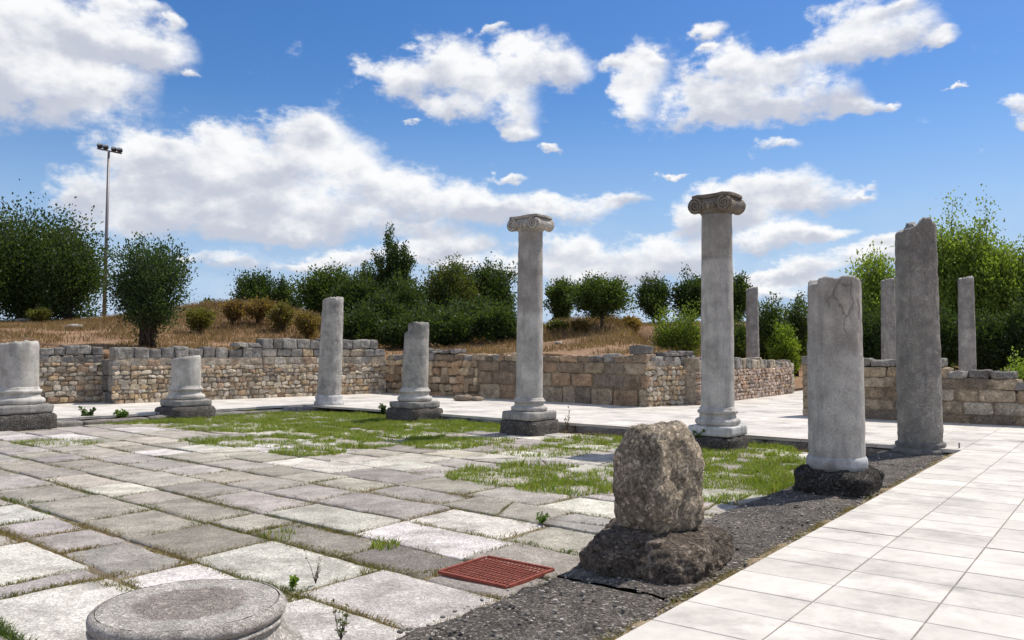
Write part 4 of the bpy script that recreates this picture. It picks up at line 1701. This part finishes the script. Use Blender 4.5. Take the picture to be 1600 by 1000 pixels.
def build_gravel():
    """loose chips along the strip, around the boulder and on the court's edge"""
    rs = random.Random(9)
    mb = MB()
    for i in range(1500):
        s = 3.6 + 11.0 * rs.random() ** 1.5
        k = rs.random()
        if k < 0.55:
            t = EDGE_OFF - 0.20 + 0.19 * rs.random()
            z = -0.065
        else:
            t = S_OFF + (EDGE_OFF - 0.13 - S_OFF) * rs.random()
            z = Z_STRIP + 0.004
        p = D1 * s + DX * t
        h = rs.choice((0.004, 0.006, 0.008, 0.012))
        g = rs.uniform(0.12, 0.45)
        rock(mb, (p[0], p[1], z + h * 0.3), axes(rs.uniform(0, 6)), (h * rs.uniform(1, 1.8), h * rs.uniform(0.8, 1.4), h * 0.7), (g, g * 0.92, g * 0.8), 4, 0.3, 2, rs)
    tag(mb.build('gravel', M_SOIL, smooth=False), 'loose stone chips lying on the dark kerb strip and its soil seam', 'gravel', kind='stuff')


build_gravel()


# ------------------------------------------------------------------ floodlight mast
def tube(mb, a, b, r0, r1, n=8, col=(1, 1, 1)):
    a, b = np.asarray(a, float), np.asarray(b, float)
    d = b - a
    d = d / (np.linalg.norm(d) + 1e-9)
    s = np.cross(d, (0, 0, 1) if abs(d[2]) < 0.9 else (1, 0, 0))
    s /= np.linalg.norm(s)
    t = np.cross(d, s)
    V = []
    for p, r in ((a, r0), (b, r1)):
        for k in range(n):
            q = 2 * math.pi * k / n
            V.append(p + (s * math.cos(q) + t * math.sin(q)) * r)
    F = [(k, (k + 1) % n, n + (k + 1) % n, n + k) for k in range(n)] + [tuple(range(n))[::-1], tuple(n + k for k in range(n))]
    mb.add(V, F, col)


def build_mast():
    y = 56.0
    bot = PY(162.5, 500, y)
    top = PY(170, 236, y)
    zg = gz(bot[0], y)
    t = empty('floodlight_mast', (bot[0], y, zg), 'tall thin floodlight mast with four lamps rising behind the trees at left', 'floodlight')
    m = y / FPX
    mb = MB()
    base = np.array((bot[0], y, zg - 0.2))
    tube(mb, base, top, 0.14, 0.075, 10)
    _fin(mb, 'pole', M_STEEL, t)
    mb = MB()
    l, r = PY(152, 232, y), PY(190, 240, y)
    tube(mb, l, r, 0.05, 0.05, 8)
    _fin(mb, 'crossbar', M_STEEL, t)
    for u, v in ((156, 231), (165, 233), (178, 236.5), (187, 238)):
        c = PY(u, v, y) + np.array((0, 0, 0.14))
        hb = MB()
        ax = ((1, 0, 0), (0, 0.85, -0.5), (0, 0.5, 0.85))
        rock(hb, c, ax, (0.17, 0.16, 0.14), (1, 1, 1), 4, 0.0, 4, random)
        tube(hb, c - np.array((0, 0, 0.2)), c, 0.03, 0.03, 6)
        h = _fin(hb, 'floodlight', M_LAMP, t)
        gb = MB()
        cc = c - np.array(ax[1]) * 0.165
        rock(gb, cc, ax, (0.14, 0.012, 0.11), (1, 1, 1), 6, 0.0, 2, random)
        g = _fin(gb, 'lens', M_GLASS, t)
        g.parent = h


build_mast()


# ------------------------------------------------------------------ trees and shrubs
def leaves(mb, P0, dirs, size, cols, rg, wid=0.30):
    n = len(P0)
    d = dirs / (np.linalg.norm(dirs, axis=1, keepdims=True) + 1e-9)
    q = rg.normal(size=(n, 3))
    s = np.cross(d, q)
    s /= (np.linalg.norm(s, axis=1, keepdims=True) + 1e-9)
    L = size[:, None]
    V = np.empty((n, 4, 3))
    V[:, 0] = P0
    V[:, 1] = P0 + d * L * 0.5 + s * L * wid
    V[:, 2] = P0 + d * L
    V[:, 3] = P0 + d * L * 0.5 - s * L * wid
    F = np.arange(n * 4).reshape(n, 4)
    mb.add(V.reshape(-1, 3), F, np.repeat(cols, 4, 0))


def make_tree(name, label, cat, u, vtop, wpx, y, style='shrub', tone=(0.05, 0.075, 0.03), tone2=None, seed=1, nb=90, per=85, leaf=0.16, trunk=0.0,
              vbase=None, group=None, up=0.55, spread=0.10, yoff=None, squash=1.0):
    rg = np.random.default_rng(seed)
    leaf, per = leaf * 0.72, int(per * 1.75)
    top = PY(u, vtop, y)
    x = top[0]
    zg = gz(x, y)
    H = top[2] - zg
    rx = wpx / 2 * y / FPX
    ry = rx * 0.9
    root = empty(name, (x, y, zg), label, cat, group)
    base = np.array((x, y, zg))
    zc = zg + trunk + (H - trunk) * 0.50
    rz = (H - trunk) * 0.50
    # branch tips over a lumpy envelope
    dirs = rg.normal(size=(nb, 3))
    dirs[:, 2] = dirs[:, 2] * 0.9 + up * 0.55
    dirs /= np.linalg.norm(dirs, axis=1, keepdims=True)
    f = np.array([0.84 + 0.38 * mn.noise(Vector(d * 1.7 + seed)) + 0.30 * mn.noise(Vector(d * 4.5 + seed)) for d in dirs])
    f = np.where(rg.uniform(0, 1, nb) < 0.14, f * 1.16, f)
    f *= rg.uniform(0.55, 1.08, nb) ** 0.5
    if up >= 0.9:
        vee = 0.50 + 0.55 * (dirs[:, 2] * 0.5 + 0.5)
        dirs = dirs * np.stack([vee, vee, np.ones(nb)], 1)
        f = np.where((dirs[:, 2] > 0.35) & (rg.uniform(0, 1, nb) < 0.3), f * 1.18, f)
    tips = np.array((x, y, zc)) + dirs * f[:, None] * np.array((rx, ry, rz))
    tips[:, 2] = np.maximum(tips[:, 2], zg + 0.15)
    hub = base + np.array((0, 0, trunk if trunk else H * 0.04))
    mid = hub + (tips - hub) * 0.45
    mid[:, 2] += H * 0.13 * up
    mid[:, :2] -= (tips - hub)[:, :2] * 0.10
    wood = MB()
    if trunk:
        tube(wood, base - np.array((0, 0, 0.15)), hub + np.array((0, 0, 0.1)), 0.035 * H * 0.5 + 0.04, 0.03 * H * 0.45 + 0.02, 9)
    for i in range(nb):
        if i % 2 and nb > 50:
            continue
        r0 = (0.012 if trunk else 0.006) * H * rg.uniform(0.5, 1.0) + 0.006
        prev = hub + rg.normal(size=3) * (0.03 if trunk else rx * 0.07) * np.array((1, 1, 0))
        if not trunk:
            prev[2] = zg - 0.05
        for k in (1, 2, 3):
            t = k / 3
            p = (1 - t) ** 2 * hub + 2 * t * (1 - t) * mid[i] + t * t * tips[i]
            tube(wood, prev, p, r0 * (1 - (k - 1) / 3.2), r0 * (1 - k / 3.2), 5)
            prev = p
    _fin(wood, 'trunk' if trunk else 'stems', M_BARK, root)
    # leaves along the outer part of each branch, in tufts
    tt = rg.beta(2.2, 1.1, size=(nb, per)) * 0.72 + 0.30
    ii = np.repeat(np.arange(nb), per)
    tt = tt.ravel()
    T = tt[:, None]
    pos = (1 - T) ** 2 * hub + 2 * T * (1 - T) * mid[ii] + T * T * tips[ii]
    tang = 2 * (1 - T) * (mid[ii] - hub) + 2 * T * (tips[ii] - mid[ii])
    tang /= (np.linalg.norm(tang, axis=1, keepdims=True) + 1e-9)
    sp = spread * rx * (0.35 + 1.1 * (1 - np.abs(tt - 0.72)))[:, None] + 0.03
    pos = pos + rg.normal(size=pos.shape) * sp
    ld = tang * 0.9 + rg.normal(size=pos.shape) * 0.55 + np.array((0, 0, 0.15))
    sz = leaf * rg.uniform(0.6, 1.35, len(pos))
    a = np.array(tone)
    b = np.array(tone2 if tone2 is not None else (tone[0] * 1.5, tone[1] * 1.35, tone[2] * 0.9))
    mixv = rg.beta(1.3, 2.0, nb)[ii] * 0.75 + rg.uniform(0, 0.25, len(pos))
    cols = (a + (b - a) * mixv[:, None]) * rg.uniform(0.7, 1.3, (len(pos), 1))
    keep = pos[:, 2] > zg + 0.03
    mb = MB()
    leaves(mb, pos[keep], ld[keep], sz[keep], cols[keep], rg)
    _fin(mb, 'crown' if trunk else 'foliage', M_LEAF, root)
    return root


DK = (0.042, 0.068, 0.026)
MD = (0.060, 0.092, 0.030)
OL = (0.075, 0.085, 0.025)
BR = (0.15, 0.215, 0.045)


def build_trees():
    G = 'trees and shrubs along the bank behind the ruins'
    mk = make_tree
    mk('broadleaf_tree', 'largest dark green tree at the left edge, on the dry slope', 'tree', 45, 322, 250, 46, tone=DK, seed=3, nb=190, per=150, leaf=0.22, up=0.4, spread=0.12, group=G)
    mk('broadleaf_tree', 'dark tree rounding down to the right, between the largest tree and the mast', 'tree', 108, 360, 110, 44, tone=DK, seed=4, nb=90, per=110, leaf=0.2, up=0.4, spread=0.12, group=G)
    mk('shrub', 'round upright-twigged shrub just behind the rubble wall at left, casting a dark shadow', 'shrub', 233, 368, 168, 29.5, tone=(0.035, 0.062, 0.027), tone2=(0.075, 0.115, 0.05), seed=6, nb=130, per=95, leaf=0.13, up=1.0, spread=0.06, group=G)
    mk('shrub', 'small distant shrub on the skyline left of the dry mound', 'shrub', 330, 460, 54, 62, tone=DK, seed=7, nb=40, per=70, leaf=0.22, group=G)
    mk('broadleaf_tree', 'dark rounded tree behind the dry mound', 'tree', 405, 421, 86, 57, tone=DK, seed=8, nb=80, per=90, leaf=0.22, group=G)
    mk('shrub', 'dark shrub behind the right shoulder of the dry mound', 'shrub', 446, 436, 46, 56, tone=DK, seed=9, nb=40, per=80, leaf=0.22, group=G)
    mk('broadleaf_tree', 'olive green rounded tree left of the tall spiky one', 'tree', 512, 415, 96, 47, tone=MD, seed=10, nb=100, per=100, leaf=0.19, group=G)
    mk('broadleaf_tree', 'spiky upright tree rising above the thicket behind the leaning broken column', 'tree', 612, 377, 82, 47, tone=DK, seed=12, nb=90, per=100, leaf=0.19, up=1.4, spread=0.05, group=G)
    mk('broadleaf_tree', 'thin sparse tree just left of the spiky tree top', 'tree', 572, 402, 44, 49, tone=MD, seed=13, nb=34, per=60, leaf=0.17, up=1.4, spread=0.06, group=G)
    mk('shrub', 'dense dark thicket directly right of the leaning broken column', 'shrub', 560, 432, 92, 42, tone=DK, seed=14, nb=100, per=100, leaf=0.18, group=G)
    mk('shrub', 'dense dark thicket above the chipped short column', 'shrub', 630, 436, 90, 41, tone=DK, seed=15, nb=100, per=100, leaf=0.18, group=G)
    mk('broadleaf_tree', 'tree with yellowish leaves on its right half, left of the smaller capital column', 'tree', 703, 398, 96, 43, tone=MD, tone2=(0.12, 0.11, 0.03), seed=16, nb=130, per=110, leaf=0.18, group=G)
    mk('broadleaf_tree', 'dark dense tree touching the left side of the smaller capital column', 'tree', 765, 408, 92, 45, tone=DK, seed=17, nb=110, per=110, leaf=0.19, group=G)
    mk('shrub', 'lower dark bush at the foot of the thicket left of the smaller capital column', 'shrub', 742, 468, 110, 39, tone=DK, seed=18, nb=90, per=90, leaf=0.17, group=G)
    mk('shrub', 'lower dark bush under the yellowish tree', 'shrub', 668, 478, 90, 39, tone=DK, seed=19, nb=80, per=90, leaf=0.17, group=G)
    mk('broadleaf_tree', 'light feathery tree right beside the smaller capital column', 'tree', 878, 428, 62, 42, tone=MD, seed=20, nb=70, per=80, leaf=0.17, up=1.0, spread=0.08, group=G)
    mk('broadleaf_tree', 'small fan-shaped tree with a visible forked trunk in the dry grass', 'tree', 940, 431, 96, 35.5, tone=MD, seed=21, nb=110, per=95, leaf=0.14, trunk=0.5, up=0.75, spread=0.08, group=G)
    mk('broadleaf_tree', 'small dark rounded tree on the crest of the dry bank', 'tree', 1021, 432, 60, 50, tone=DK, seed=22, nb=75, per=90, leaf=0.18, trunk=0.3, group=G)
    mk('broadleaf_tree', 'dark tree against the left side of the tallest column', 'tree', 1080, 426, 60, 50, tone=DK, seed=23, nb=75, per=90, leaf=0.19, group=G)
    mk('shrub', 'bright green bush behind the wall end, left of the tallest column', 'shrub', 1062, 484, 96, 34, tone=BR, tone2=(0.13, 0.15, 0.035), seed=24, nb=100, per=90, leaf=0.13, up=0.9, spread=0.08, group=G)
    mk('broadleaf_tree', 'dark tree between the tallest column and the far thin column', 'tree', 1150, 426, 52, 52, tone=DK, seed=25, nb=70, per=90, leaf=0.2, group=G)
    mk('shrub', 'tall green shrub right of the far flared column behind the passage wall', 'shrub', 1203, 458, 60, 43, tone=MD, seed=26, nb=80, per=90, leaf=0.17, group=G)
    mk('shrub', 'green shrub low behind the passage wall, left of the far flared column', 'shrub', 1150, 490, 56, 40, tone=MD, seed=27, nb=70, per=80, leaf=0.16, group=G)
    mk('broadleaf_tree', 'pointed tree just left of the thick restored column', 'tree', 1243, 457, 52, 47, tone=MD, tone2=(0.11, 0.13, 0.035), seed=28, nb=70, per=90, leaf=0.18, group=G)
    mk('shrub', 'yellow-green bush at the end of the passage', 'shrub', 1222, 505, 56, 42, tone=BR, seed=29, nb=60, per=80, leaf=0.16, group=G)
    mk('broadleaf_tree', 'bright leafy tree between the thick restored column and the tall rough one', 'tree', 1368, 384, 104, 41, tone=BR, tone2=(0.27, 0.34, 0.07), seed=30, nb=110, per=110, leaf=0.2, spread=0.13, up=0.7, group=G)
    mk('broadleaf_tree', 'tall bright leafy tree directly right of the tall rough column', 'tree', 1478, 330, 120, 42, tone=BR, tone2=(0.27, 0.34, 0.07), seed=31, nb=150, per=130, leaf=0.21, spread=0.12, up=0.7, trunk=0.6, group=G)
    mk('broadleaf_tree', 'bright leafy tree behind the rightmost far column', 'tree', 1540, 352, 110, 41, tone=BR, tone2=(0.27, 0.34, 0.07), seed=32, nb=130, per=130, leaf=0.21, spread=0.12, up=0.7, trunk=0.5, group=G)
    mk('broadleaf_tree', 'bright leafy tree at the right edge of the picture', 'tree', 1610, 360, 110, 40, tone=BR, tone2=(0.27, 0.34, 0.07), seed=33, nb=120, per=120, leaf=0.21, spread=0.12, up=0.7, trunk=0.5, group=G)
    for k, (u, vt, w, yy, lab) in enumerate(((1330, 470, 90, 37, 'dark bush above the stepped wall, left of the far middle column'), (1400, 480, 90, 36, 'dark bush behind the foot of the tall rough column'),
                                             (1455, 470, 90, 37, 'dark bush low under the tall bright tree'), (1535, 480, 100, 36, 'dark bush around the foot of the rightmost far column'),
                                             (1605, 470, 90, 35, 'dark bush low at the right edge of the picture'))):
        mk('shrub', lab, 'shrub', u, vt, w, yy, tone=DK, tone2=MD, seed=40 + k, nb=80, per=90, leaf=0.17, group=G)
    mk('shrub', 'small fresh green bush peeping over the wall at the right edge', 'shrub', 1590, 552, 50, 22.5, tone=BR, seed=50, nb=40, per=60, leaf=0.09, group=G)
    for k, (u, vt, w, yy, lab) in enumerate(((562, 486, 80, 35.5, 'low dark bush behind the raised end of the rubble wall, right of the leaning column'), (640, 492, 90, 35.5, 'low dark bush behind the chipped short column'),
                                             (708, 488, 90, 35, 'low dark bush behind the middle of the shaded back wall'), (778, 482, 90, 35, 'low dark bush left of the smaller capital column, just over the back wall'),
                                             (600, 455, 70, 38.5, 'dark bush between the leaning column and the chipped column'))):
        mk('shrub', lab, 'shrub', u, vt, w, yy, tone=DK, seed=80 + k, nb=80, per=80, leaf=0.16, group=G)
    # tall dry weeds on the mound
    labs = ['green weed clump at the left foot of the dry mound', 'tall dry brown weed clump at the left of the dry mound', 'tall dry brown weed clump in the middle of the dry mound',
            'brown weed clump at the left foot of the forked tree', 'dry weed clump on the crest right of the forked tree', 'small green weed clump on the dry bank right of the smaller capital column',
            'greenish weed clump on the right side of the dry mound', 'dry weed clump at the right foot of the mound, beside the leaning column', 'low green weed clump beside the big dark tree']
    for k, (u, vt, w, yy, tn) in enumerate(((312, 484, 56, 37, (0.12, 0.12, 0.04)), (366, 470, 40, 39, (0.16, 0.11, 0.06)), (405, 468, 60, 40, (0.17, 0.12, 0.06)), (908, 505, 34, 35, (0.15, 0.11, 0.055)), (985, 500, 44, 37, (0.20, 0.14, 0.07)), (872, 505, 36, 36, (0.10, 0.11, 0.04)),
                                            (440, 474, 56, 39, (0.13, 0.115, 0.05)), (480, 486, 50, 37, (0.17, 0.13, 0.06)), (62, 484, 40, 42, (0.10, 0.11, 0.04)))):
        mk('weed_clump', labs[k], 'weeds', u, vt, w, yy, tone=tn, seed=60 + k, nb=50, per=45, leaf=0.14, up=1.4, spread=0.07, group='weed clumps on the dry mound')


build_trees()


# ------------------------------------------------------------------ grass
def blades(mb, pts, h, wid, cols, rg, lean=0.5):
    n = len(pts)
    az = rg.uniform(0, 2 * math.pi, n)
    s = np.stack([np.cos(az), np.sin(az), np.zeros(n)], 1)
    la = rg.uniform(0, 2 * math.pi, n)
    ln = np.stack([np.cos(la), np.sin(la), np.zeros(n)], 1) * (rg.uniform(0.1, 1.0, n) * lean * h)[:, None]
    up = np.stack([np.zeros(n), np.zeros(n), h], 1)
    w = wid[:, None]
    V = np.empty((n, 5, 3))
    V[:, 0] = pts - s * w
    V[:, 1] = pts + s * w
    V[:, 2] = pts + up * 0.55 + ln * 0.35 + s * w * 0.7
    V[:, 3] = pts + up * 0.55 + ln * 0.35 - s * w * 0.7
    V[:, 4] = pts + up * 0.92 + ln
    base = np.arange(n)[:, None] * 5
    Q = base + np.array([[0, 1, 2, 3]])
    T = base + np.array([[3, 2, 4]])
    off = mb.n
    mb.add(V.reshape(-1, 3), Q, np.repeat(cols, 5, 0))
    mb.f.setdefault(3, []).append(T + off)


GRASS_BLOBS = [(440, 658, 190, 14, 1.0), (560, 680, 120, 16, 1.0), (400, 690, 110, 8, 0.7), (480, 706, 55, 6, 0.9), (650, 664, 110, 12, 1.0), (830, 742, 120, 16, 0.9),
               (905, 762, 90, 10, 0.7), (1170, 715, 80, 22, 1.0), (1150, 752, 90, 20, 0.9), (1110, 775, 50, 10, 0.8), (930, 692, 80, 10, 0.9), (750, 668, 60, 7, 0.8),
               (690, 692, 60, 9, 0.9), (1210, 735, 45, 25, 0.9), (210, 656, 110, 6, 0.7), (760, 690, 40, 6, 0.5), (600, 852, 22, 7, 0.9), (440, 836, 26, 7, 0.5), (1010, 735, 60, 14, 0.8),
               (850, 705, 90, 8, 0.4), (95, 692, 70, 5, 0.3)]


def slab_mask(cell=0.02):
    """True where a slab lies, on a 2 cm grid over the court"""
    x0, y0 = -16.0, 3.0
    W, Hh = int(26 / cell), int(26 / cell)
    mask = np.zeros((W, Hh), bool)
    for poly in SLAB_POLYS:
        q = np.array(poly)
        lo = np.floor((q.min(0) - (x0, y0)) / cell).astype(int)
        hi = np.ceil((q.max(0) - (x0, y0)) / cell).astype(int)
        lo = np.maximum(lo, 0)
        hi = np.minimum(hi, (W - 1, Hh - 1))
        if (hi <= lo).any():
            continue
        gx = x0 + (np.arange(lo[0], hi[0] + 1) + 0.5) * cell
        gy = y0 + (np.arange(lo[1], hi[1] + 1) + 0.5) * cell
        XX, YY = np.meshgrid(gx, gy, indexing='ij')
        ins = np.ones(XX.shape, bool)
        c = q.mean(0)
        for i in range(len(q)):
            a, b = q[i], q[(i + 1) % len(q)]
            e = b - a
            nn = np.array((-e[1], e[0]))
            if nn @ (c - a) < 0:
                nn = -nn
            ins &= ((XX - a[0]) * nn[0] + (YY - a[1]) * nn[1]) >= 0
        mask[lo[0]:hi[0] + 1, lo[1]:hi[1] + 1] |= ins
    return mask


def build_grass():
    free = (~slab_mask()).astype(np.float32)
    for ax_ in (0, 1):                       # share of open joint within about 25 cm
        cs = np.cumsum(free, ax_)
        free = (np.roll(cs, -12, ax_) - np.roll(cs, 12, ax_)) / 24

    def open_at(p):
        i, j = int((p[0] + 16) / 0.02), int((p[1] - 3) / 0.02)
        return float(free[i, j]) if 20 < i < free.shape[0] - 20 and 20 < j < free.shape[1] - 20 else 0.1
    rg = np.random.default_rng(5)
    pts = []
    for (u, v, ru, rv, dn) in GRASS_BLOBS:
        c = P(u, v, Z_COURT)
        ex = P(u + ru, v, Z_COURT) - c
        ey = (P(u, v - rv, Z_COURT) - P(u, v + rv, Z_COURT)) / 2
        ar = math.pi * np.linalg.norm(ex) * np.linalg.norm(ey)
        n = int(ar * 2700 * dn)
        r = np.sqrt(rg.uniform(0, 1.25, n))
        a = rg.uniform(0, 2 * math.pi, n)
        q = c + np.outer(r * np.cos(a), ex) + np.outer(r * np.sin(a), ey)
        q = q[[court_side(p[:2]) < -0.05 and p[:2] @ DX < S_OFF - 0.02 for p in q]]
        k = np.array([0.52 + 0.9 * mn.noise(Vector((p[0] * 1.5, p[1] * 1.5, 0))) + 0.85 * mn.noise(Vector((p[0] * 5, p[1] * 5, 7))) + 1.7 * (open_at(p) - 0.13) for p in q]) if len(q) else np.zeros(0)
        q = q[k > rg.uniform(0.28, 0.80, len(q))]
        pts.append(q)
    q = np.concatenate(pts)
    n = len(q)
    q[:, 2] = Z_COURT - 0.03
    h = rg.uniform(0.06, 0.15, n) * np.array([0.75 + 0.8 * max(0, mn.noise(Vector((p[0] * 2, p[1] * 2, 3)))) for p in q])
    f = rg.uniform(0, 1, (n, 1))
    cols = np.array((0.11, 0.18, 0.025)) * (1 - f) + np.array((0.25, 0.30, 0.045)) * f
    straw = rg.uniform(0, 1, n) < 0.16
    cols[straw] = (0.27, 0.23, 0.10)
    cols *= rg.uniform(0.7, 1.3, (n, 1))
    mb = MB()
    blades(mb, q, h, rg.uniform(0.004, 0.008, n), cols, rg, 0.9)
    print('grass', n)
    # short growth in the joints of the slabs: green to straw
    return mb


def joint_grass(mb):
    rg = np.random.default_rng(9)
    slabs = court.v
    pts, hs, cs = [], [], []
    for s in slabs:
        # the outline ring of each slab
        pass
    # scatter over the court, keep what falls between slabs (no slab top underneath)
    n = 420000
    u = rg.uniform(-30, 1330, n)
    v = 655 + (1010 - 655) * rg.uniform(0, 1, n) ** 1.25
    dx = (u - 800) / FPX
    dy = (500 - v) / FPX
    Y = math.cos(PITCH) - dy * math.sin(PITCH)
    Z = math.sin(PITCH) + dy * math.cos(PITCH)
    t = (Z_COURT - EYE) / Z
    X, Yw = dx * t, Y * t
    cell = 0.02
    mask = slab_mask()
    x0, y0 = -16.0, 3.0
    W, Hh = mask.shape
    ix = ((X - x0) / cell).astype(int)
    iy = ((Yw - y0) / cell).astype(int)
    ok = (ix >= 0) & (iy >= 0) & (ix < W) & (iy < Hh)
    X, Yw, ix, iy = X[ok], Yw[ok], ix[ok], iy[ok]
    free = ~mask[ix, iy]
    inside = ((X - CORNER[0]) * KN[0] + (Yw - CORNER[1]) * KN[1] < -0.1) & ((X - LEFTPT[0]) * LN[0] + (Yw - LEFTPT[1]) * LN[1] < -0.1) & (X * DX[0] + Yw * DX[1] < S_OFF - 0.02)
    # keep clear of the drain
    gc = sum(GRATE) / 4
    inside &= np.hypot(X - gc[0], Yw - gc[1]) > 0.42
    k = free & inside
    X, Yw = X[k], Yw[k]
    pn = np.array([mn.noise(Vector((x * 1.3, y * 1.3, 5))) + 0.5 * mn.noise(Vector((x * 5, y * 5, 2))) for x, y in zip(X, Yw)])
    keep = pn + rg.uniform(-0.35, 0.35, len(pn)) > -0.08
    X, Yw, pn = X[keep], Yw[keep], pn[keep]
    n = len(X)
    print('joint grass', n)
    q = np.stack([X, Yw, np.full(n, Z_COURT - 0.03)], 1)
    dry = np.clip(0.5 + 1.6 * np.array([mn.noise(Vector((x * 0.45, y * 0.45, 11))) for x, y in zip(X, Yw)]) + rg.uniform(-0.35, 0.35, n), 0, 1)[:, None]
    cols = np.array((0.085, 0.125, 0.025)) * (1 - dry) + np.array((0.24, 0.18, 0.09)) * dry
    cols *= rg.uniform(0.65, 1.3, (n, 1))
    h = rg.uniform(0.025, 0.065, n)
    blades(mb, q, h, rg.uniform(0.0025, 0.005, n), cols, rg, 1.3)


SLAB_POLYS = []
for V in court.v:
    # the outer ring is the first ring of each slab; corners recovered as its points
    k = (len(V) - 1) // 7
    SLAB_POLYS.append(V[k:2 * k, :2])
gm = build_grass()
joint_grass(gm)
tag(gm.build('grass', M_GRASS, smooth=False), 'short green grass and straw growing between and over the paving slabs of the court', 'grass', kind='stuff')


def build_dry_grass():
    rg = np.random.default_rng(15)
    # uniform on the bank, thinned by distance
    n = 220000
    y = 22 + 45 * rg.uniform(0, 1, n) ** 0.8
    x = rg.uniform(-0.68, 0.32, n) * y
    z = ground_z(x, y)
    b = (x - C0[0]) * W2N[0] + (y - C0[1]) * W2N[1]
    a = (x - C0[0]) * W3N[0] + (y - C0[1]) * W3N[1]
    k = (z > 0.9) & ((b > 0.55) | (a > 0.55))
    x, y, z = x[k], y[k], z[k]
    pn = np.array([mn.noise(Vector((p * 0.35, q * 0.35, 1))) + 0.5 * mn.noise(Vector((p * 1.2, q * 1.2, 4))) for p, q in zip(x, y)])
    mound = np.exp(-(((x + 14.5) / 7) ** 2 + ((y - 43) / 7) ** 2)) + np.exp(-(((x - 4.8) / 5.5) ** 2 + ((y - 37.5) / 5) ** 2))
    keep = pn + 1.3 * mound + rg.uniform(-0.3, 0.3, len(pn)) > 0.0
    x, y, z, mound, pn = x[keep], y[keep], z[keep], mound[keep], pn[keep]
    n = len(x)
    f = np.clip(0.5 + 0.9 * pn[:, None] + rg.uniform(-0.3, 0.3, (n, 1)), 0, 1)
    cols = np.array((0.19, 0.118, 0.062)) * (1 - f) + np.array((0.31, 0.21, 0.115)) * f
    green = rg.uniform(0, 1, n) < 0.07
    cols[green] = (0.11, 0.12, 0.04)
    cols *= rg.uniform(0.65, 1.25, (n, 1))
    h = rg.uniform(0.08, 0.22, n) * (1 + 1.6 * mound)
    mb = MB()
    blades(mb, np.stack([x, y, z - 0.02], 1), h, rg.uniform(0.008, 0.016, n), cols, rg, 0.8)
    print('dry grass', n)
    tag(mb.build('dry_grass', M_DRY, smooth=False), 'golden brown dry grass covering the bank behind the ruins', 'grass', kind='stuff')
    # straw in the soil seam beside the walkway
    n = 9000
    s = 3.6 + 11 * rg.uniform(0, 1, n) ** 1.3
    t = EDGE_OFF - 0.15 + 0.14 * rg.uniform(0, 1, n)
    p = np.outer(s, D1) + np.outer(t, DX)
    kk = np.array([mn.noise(Vector((q[0] * 3, q[1] * 3, 6))) for q in p]) + rg.uniform(-0.3, 0.3, n) > 0.02
    p = p[kk]
    n = len(p)
    f = rg.uniform(0, 1, (n, 1))
    cols = np.array((0.32, 0.24, 0.12)) * f + np.array((0.15, 0.15, 0.05)) * (1 - f)
    mb = MB()
    blades(mb, np.concatenate([p, np.full((n, 1), -0.075)], 1), rg.uniform(0.02, 0.06, n), rg.uniform(0.0015, 0.003, n), cols, rg, 1.5)
    tag(mb.build('seam_grass', M_DRY, smooth=False), 'short dry straw in the soil seam along the edge of the marble walkway', 'grass', kind='stuff')


build_dry_grass()


# ------------------------------------------------------------------ single weeds
def weed(u, v, hpx, label, seed, tone, dry=True, spread=0.35, n=9, leaf=0.025):
    rg = np.random.default_rng(seed)
    p = P(u, v, Z_COURT)
    h = hpx * p[1] / FPX
    t = empty('weed_plant', tuple(p), label, 'weed', 'single weeds growing in the court')
    mb, lb = MB(), MB()
    for i in range(n):
        a = rg.uniform(0, 2 * math.pi)
        hh = h * rg.uniform(0.45, 1.0)
        prev = p.copy()
        dv = np.array((math.cos(a) * spread, math.sin(a) * spread, 1.0))
        for k in range(1, 5):
            q = p + dv * hh * k / 4 + rg.normal(size=3) * 0.03 * hh * np.array((1, 1, 0.3))
            tube(mb, prev, q, 0.0028 * (1.2 - k / 5), 0.0028 * (1.0 - k / 5), 4)
            m = 2 if dry else 5
            pos = np.repeat(q[None], m, 0)
            leaves(lb, pos, rg.normal(size=(m, 3)) + (0, 0, 0.5), rg.uniform(0.6, 1.3, m) * leaf, np.tile(tone, (m, 1)) * rg.uniform(0.7, 1.3, (m, 1)), rg)
            prev = q
    _fin(mb, 'stems', M_BARK, t)
    _fin(lb, 'foliage', M_DRY if dry else M_GRASS, t)


weed(493, 912, 52, 'thin dry leafless weed in the joint of two white slabs, right of the round base', 1, (0.20, 0.15, 0.08), True, 0.30, 7, 0.018)
weed(533, 1000, 62, 'tall thin greenish weed at the bottom edge, right of the round base', 2, (0.16, 0.18, 0.09), False, 0.22, 8, 0.02)
weed(458, 920, 26, 'small fresh green shoot in the joint beside the round base', 3, (0.16, 0.24, 0.04), False, 0.15, 5, 0.035)
weed(845, 818, 18, 'small green weed by the white slab left of the upright block', 4, (0.10, 0.17, 0.03), False, 0.9, 9, 0.03)
weed(886, 672, 38, 'single dry weed standing beside the smaller capital column', 5, (0.17, 0.14, 0.08), True, 0.15, 5, 0.05)
weed(136, 660, 22, 'dark green weed on the kerb right of the thick stump', 6, (0.06, 0.10, 0.03), False, 0.4, 12, 0.09)
weed(190, 658, 16, 'fresh green weed on the kerb left of the low stump', 7, (0.11, 0.17, 0.04), False, 0.6, 14, 0.09)
weed(598, 650, 18, 'dark weed left of the stepped plinth under the chipped column', 8, (0.05, 0.08, 0.03), False, 0.2, 8, 0.08)
weed(1098, 700, 28, 'green weed growing against the footing of the tallest column', 9, (0.08, 0.15, 0.03), False, 0.5, 16, 0.08)
weed(853, 668, 24, 'green weed growing against the footing of the smaller capital column', 10, (0.08, 0.14, 0.03), False, 0.5, 12, 0.09)
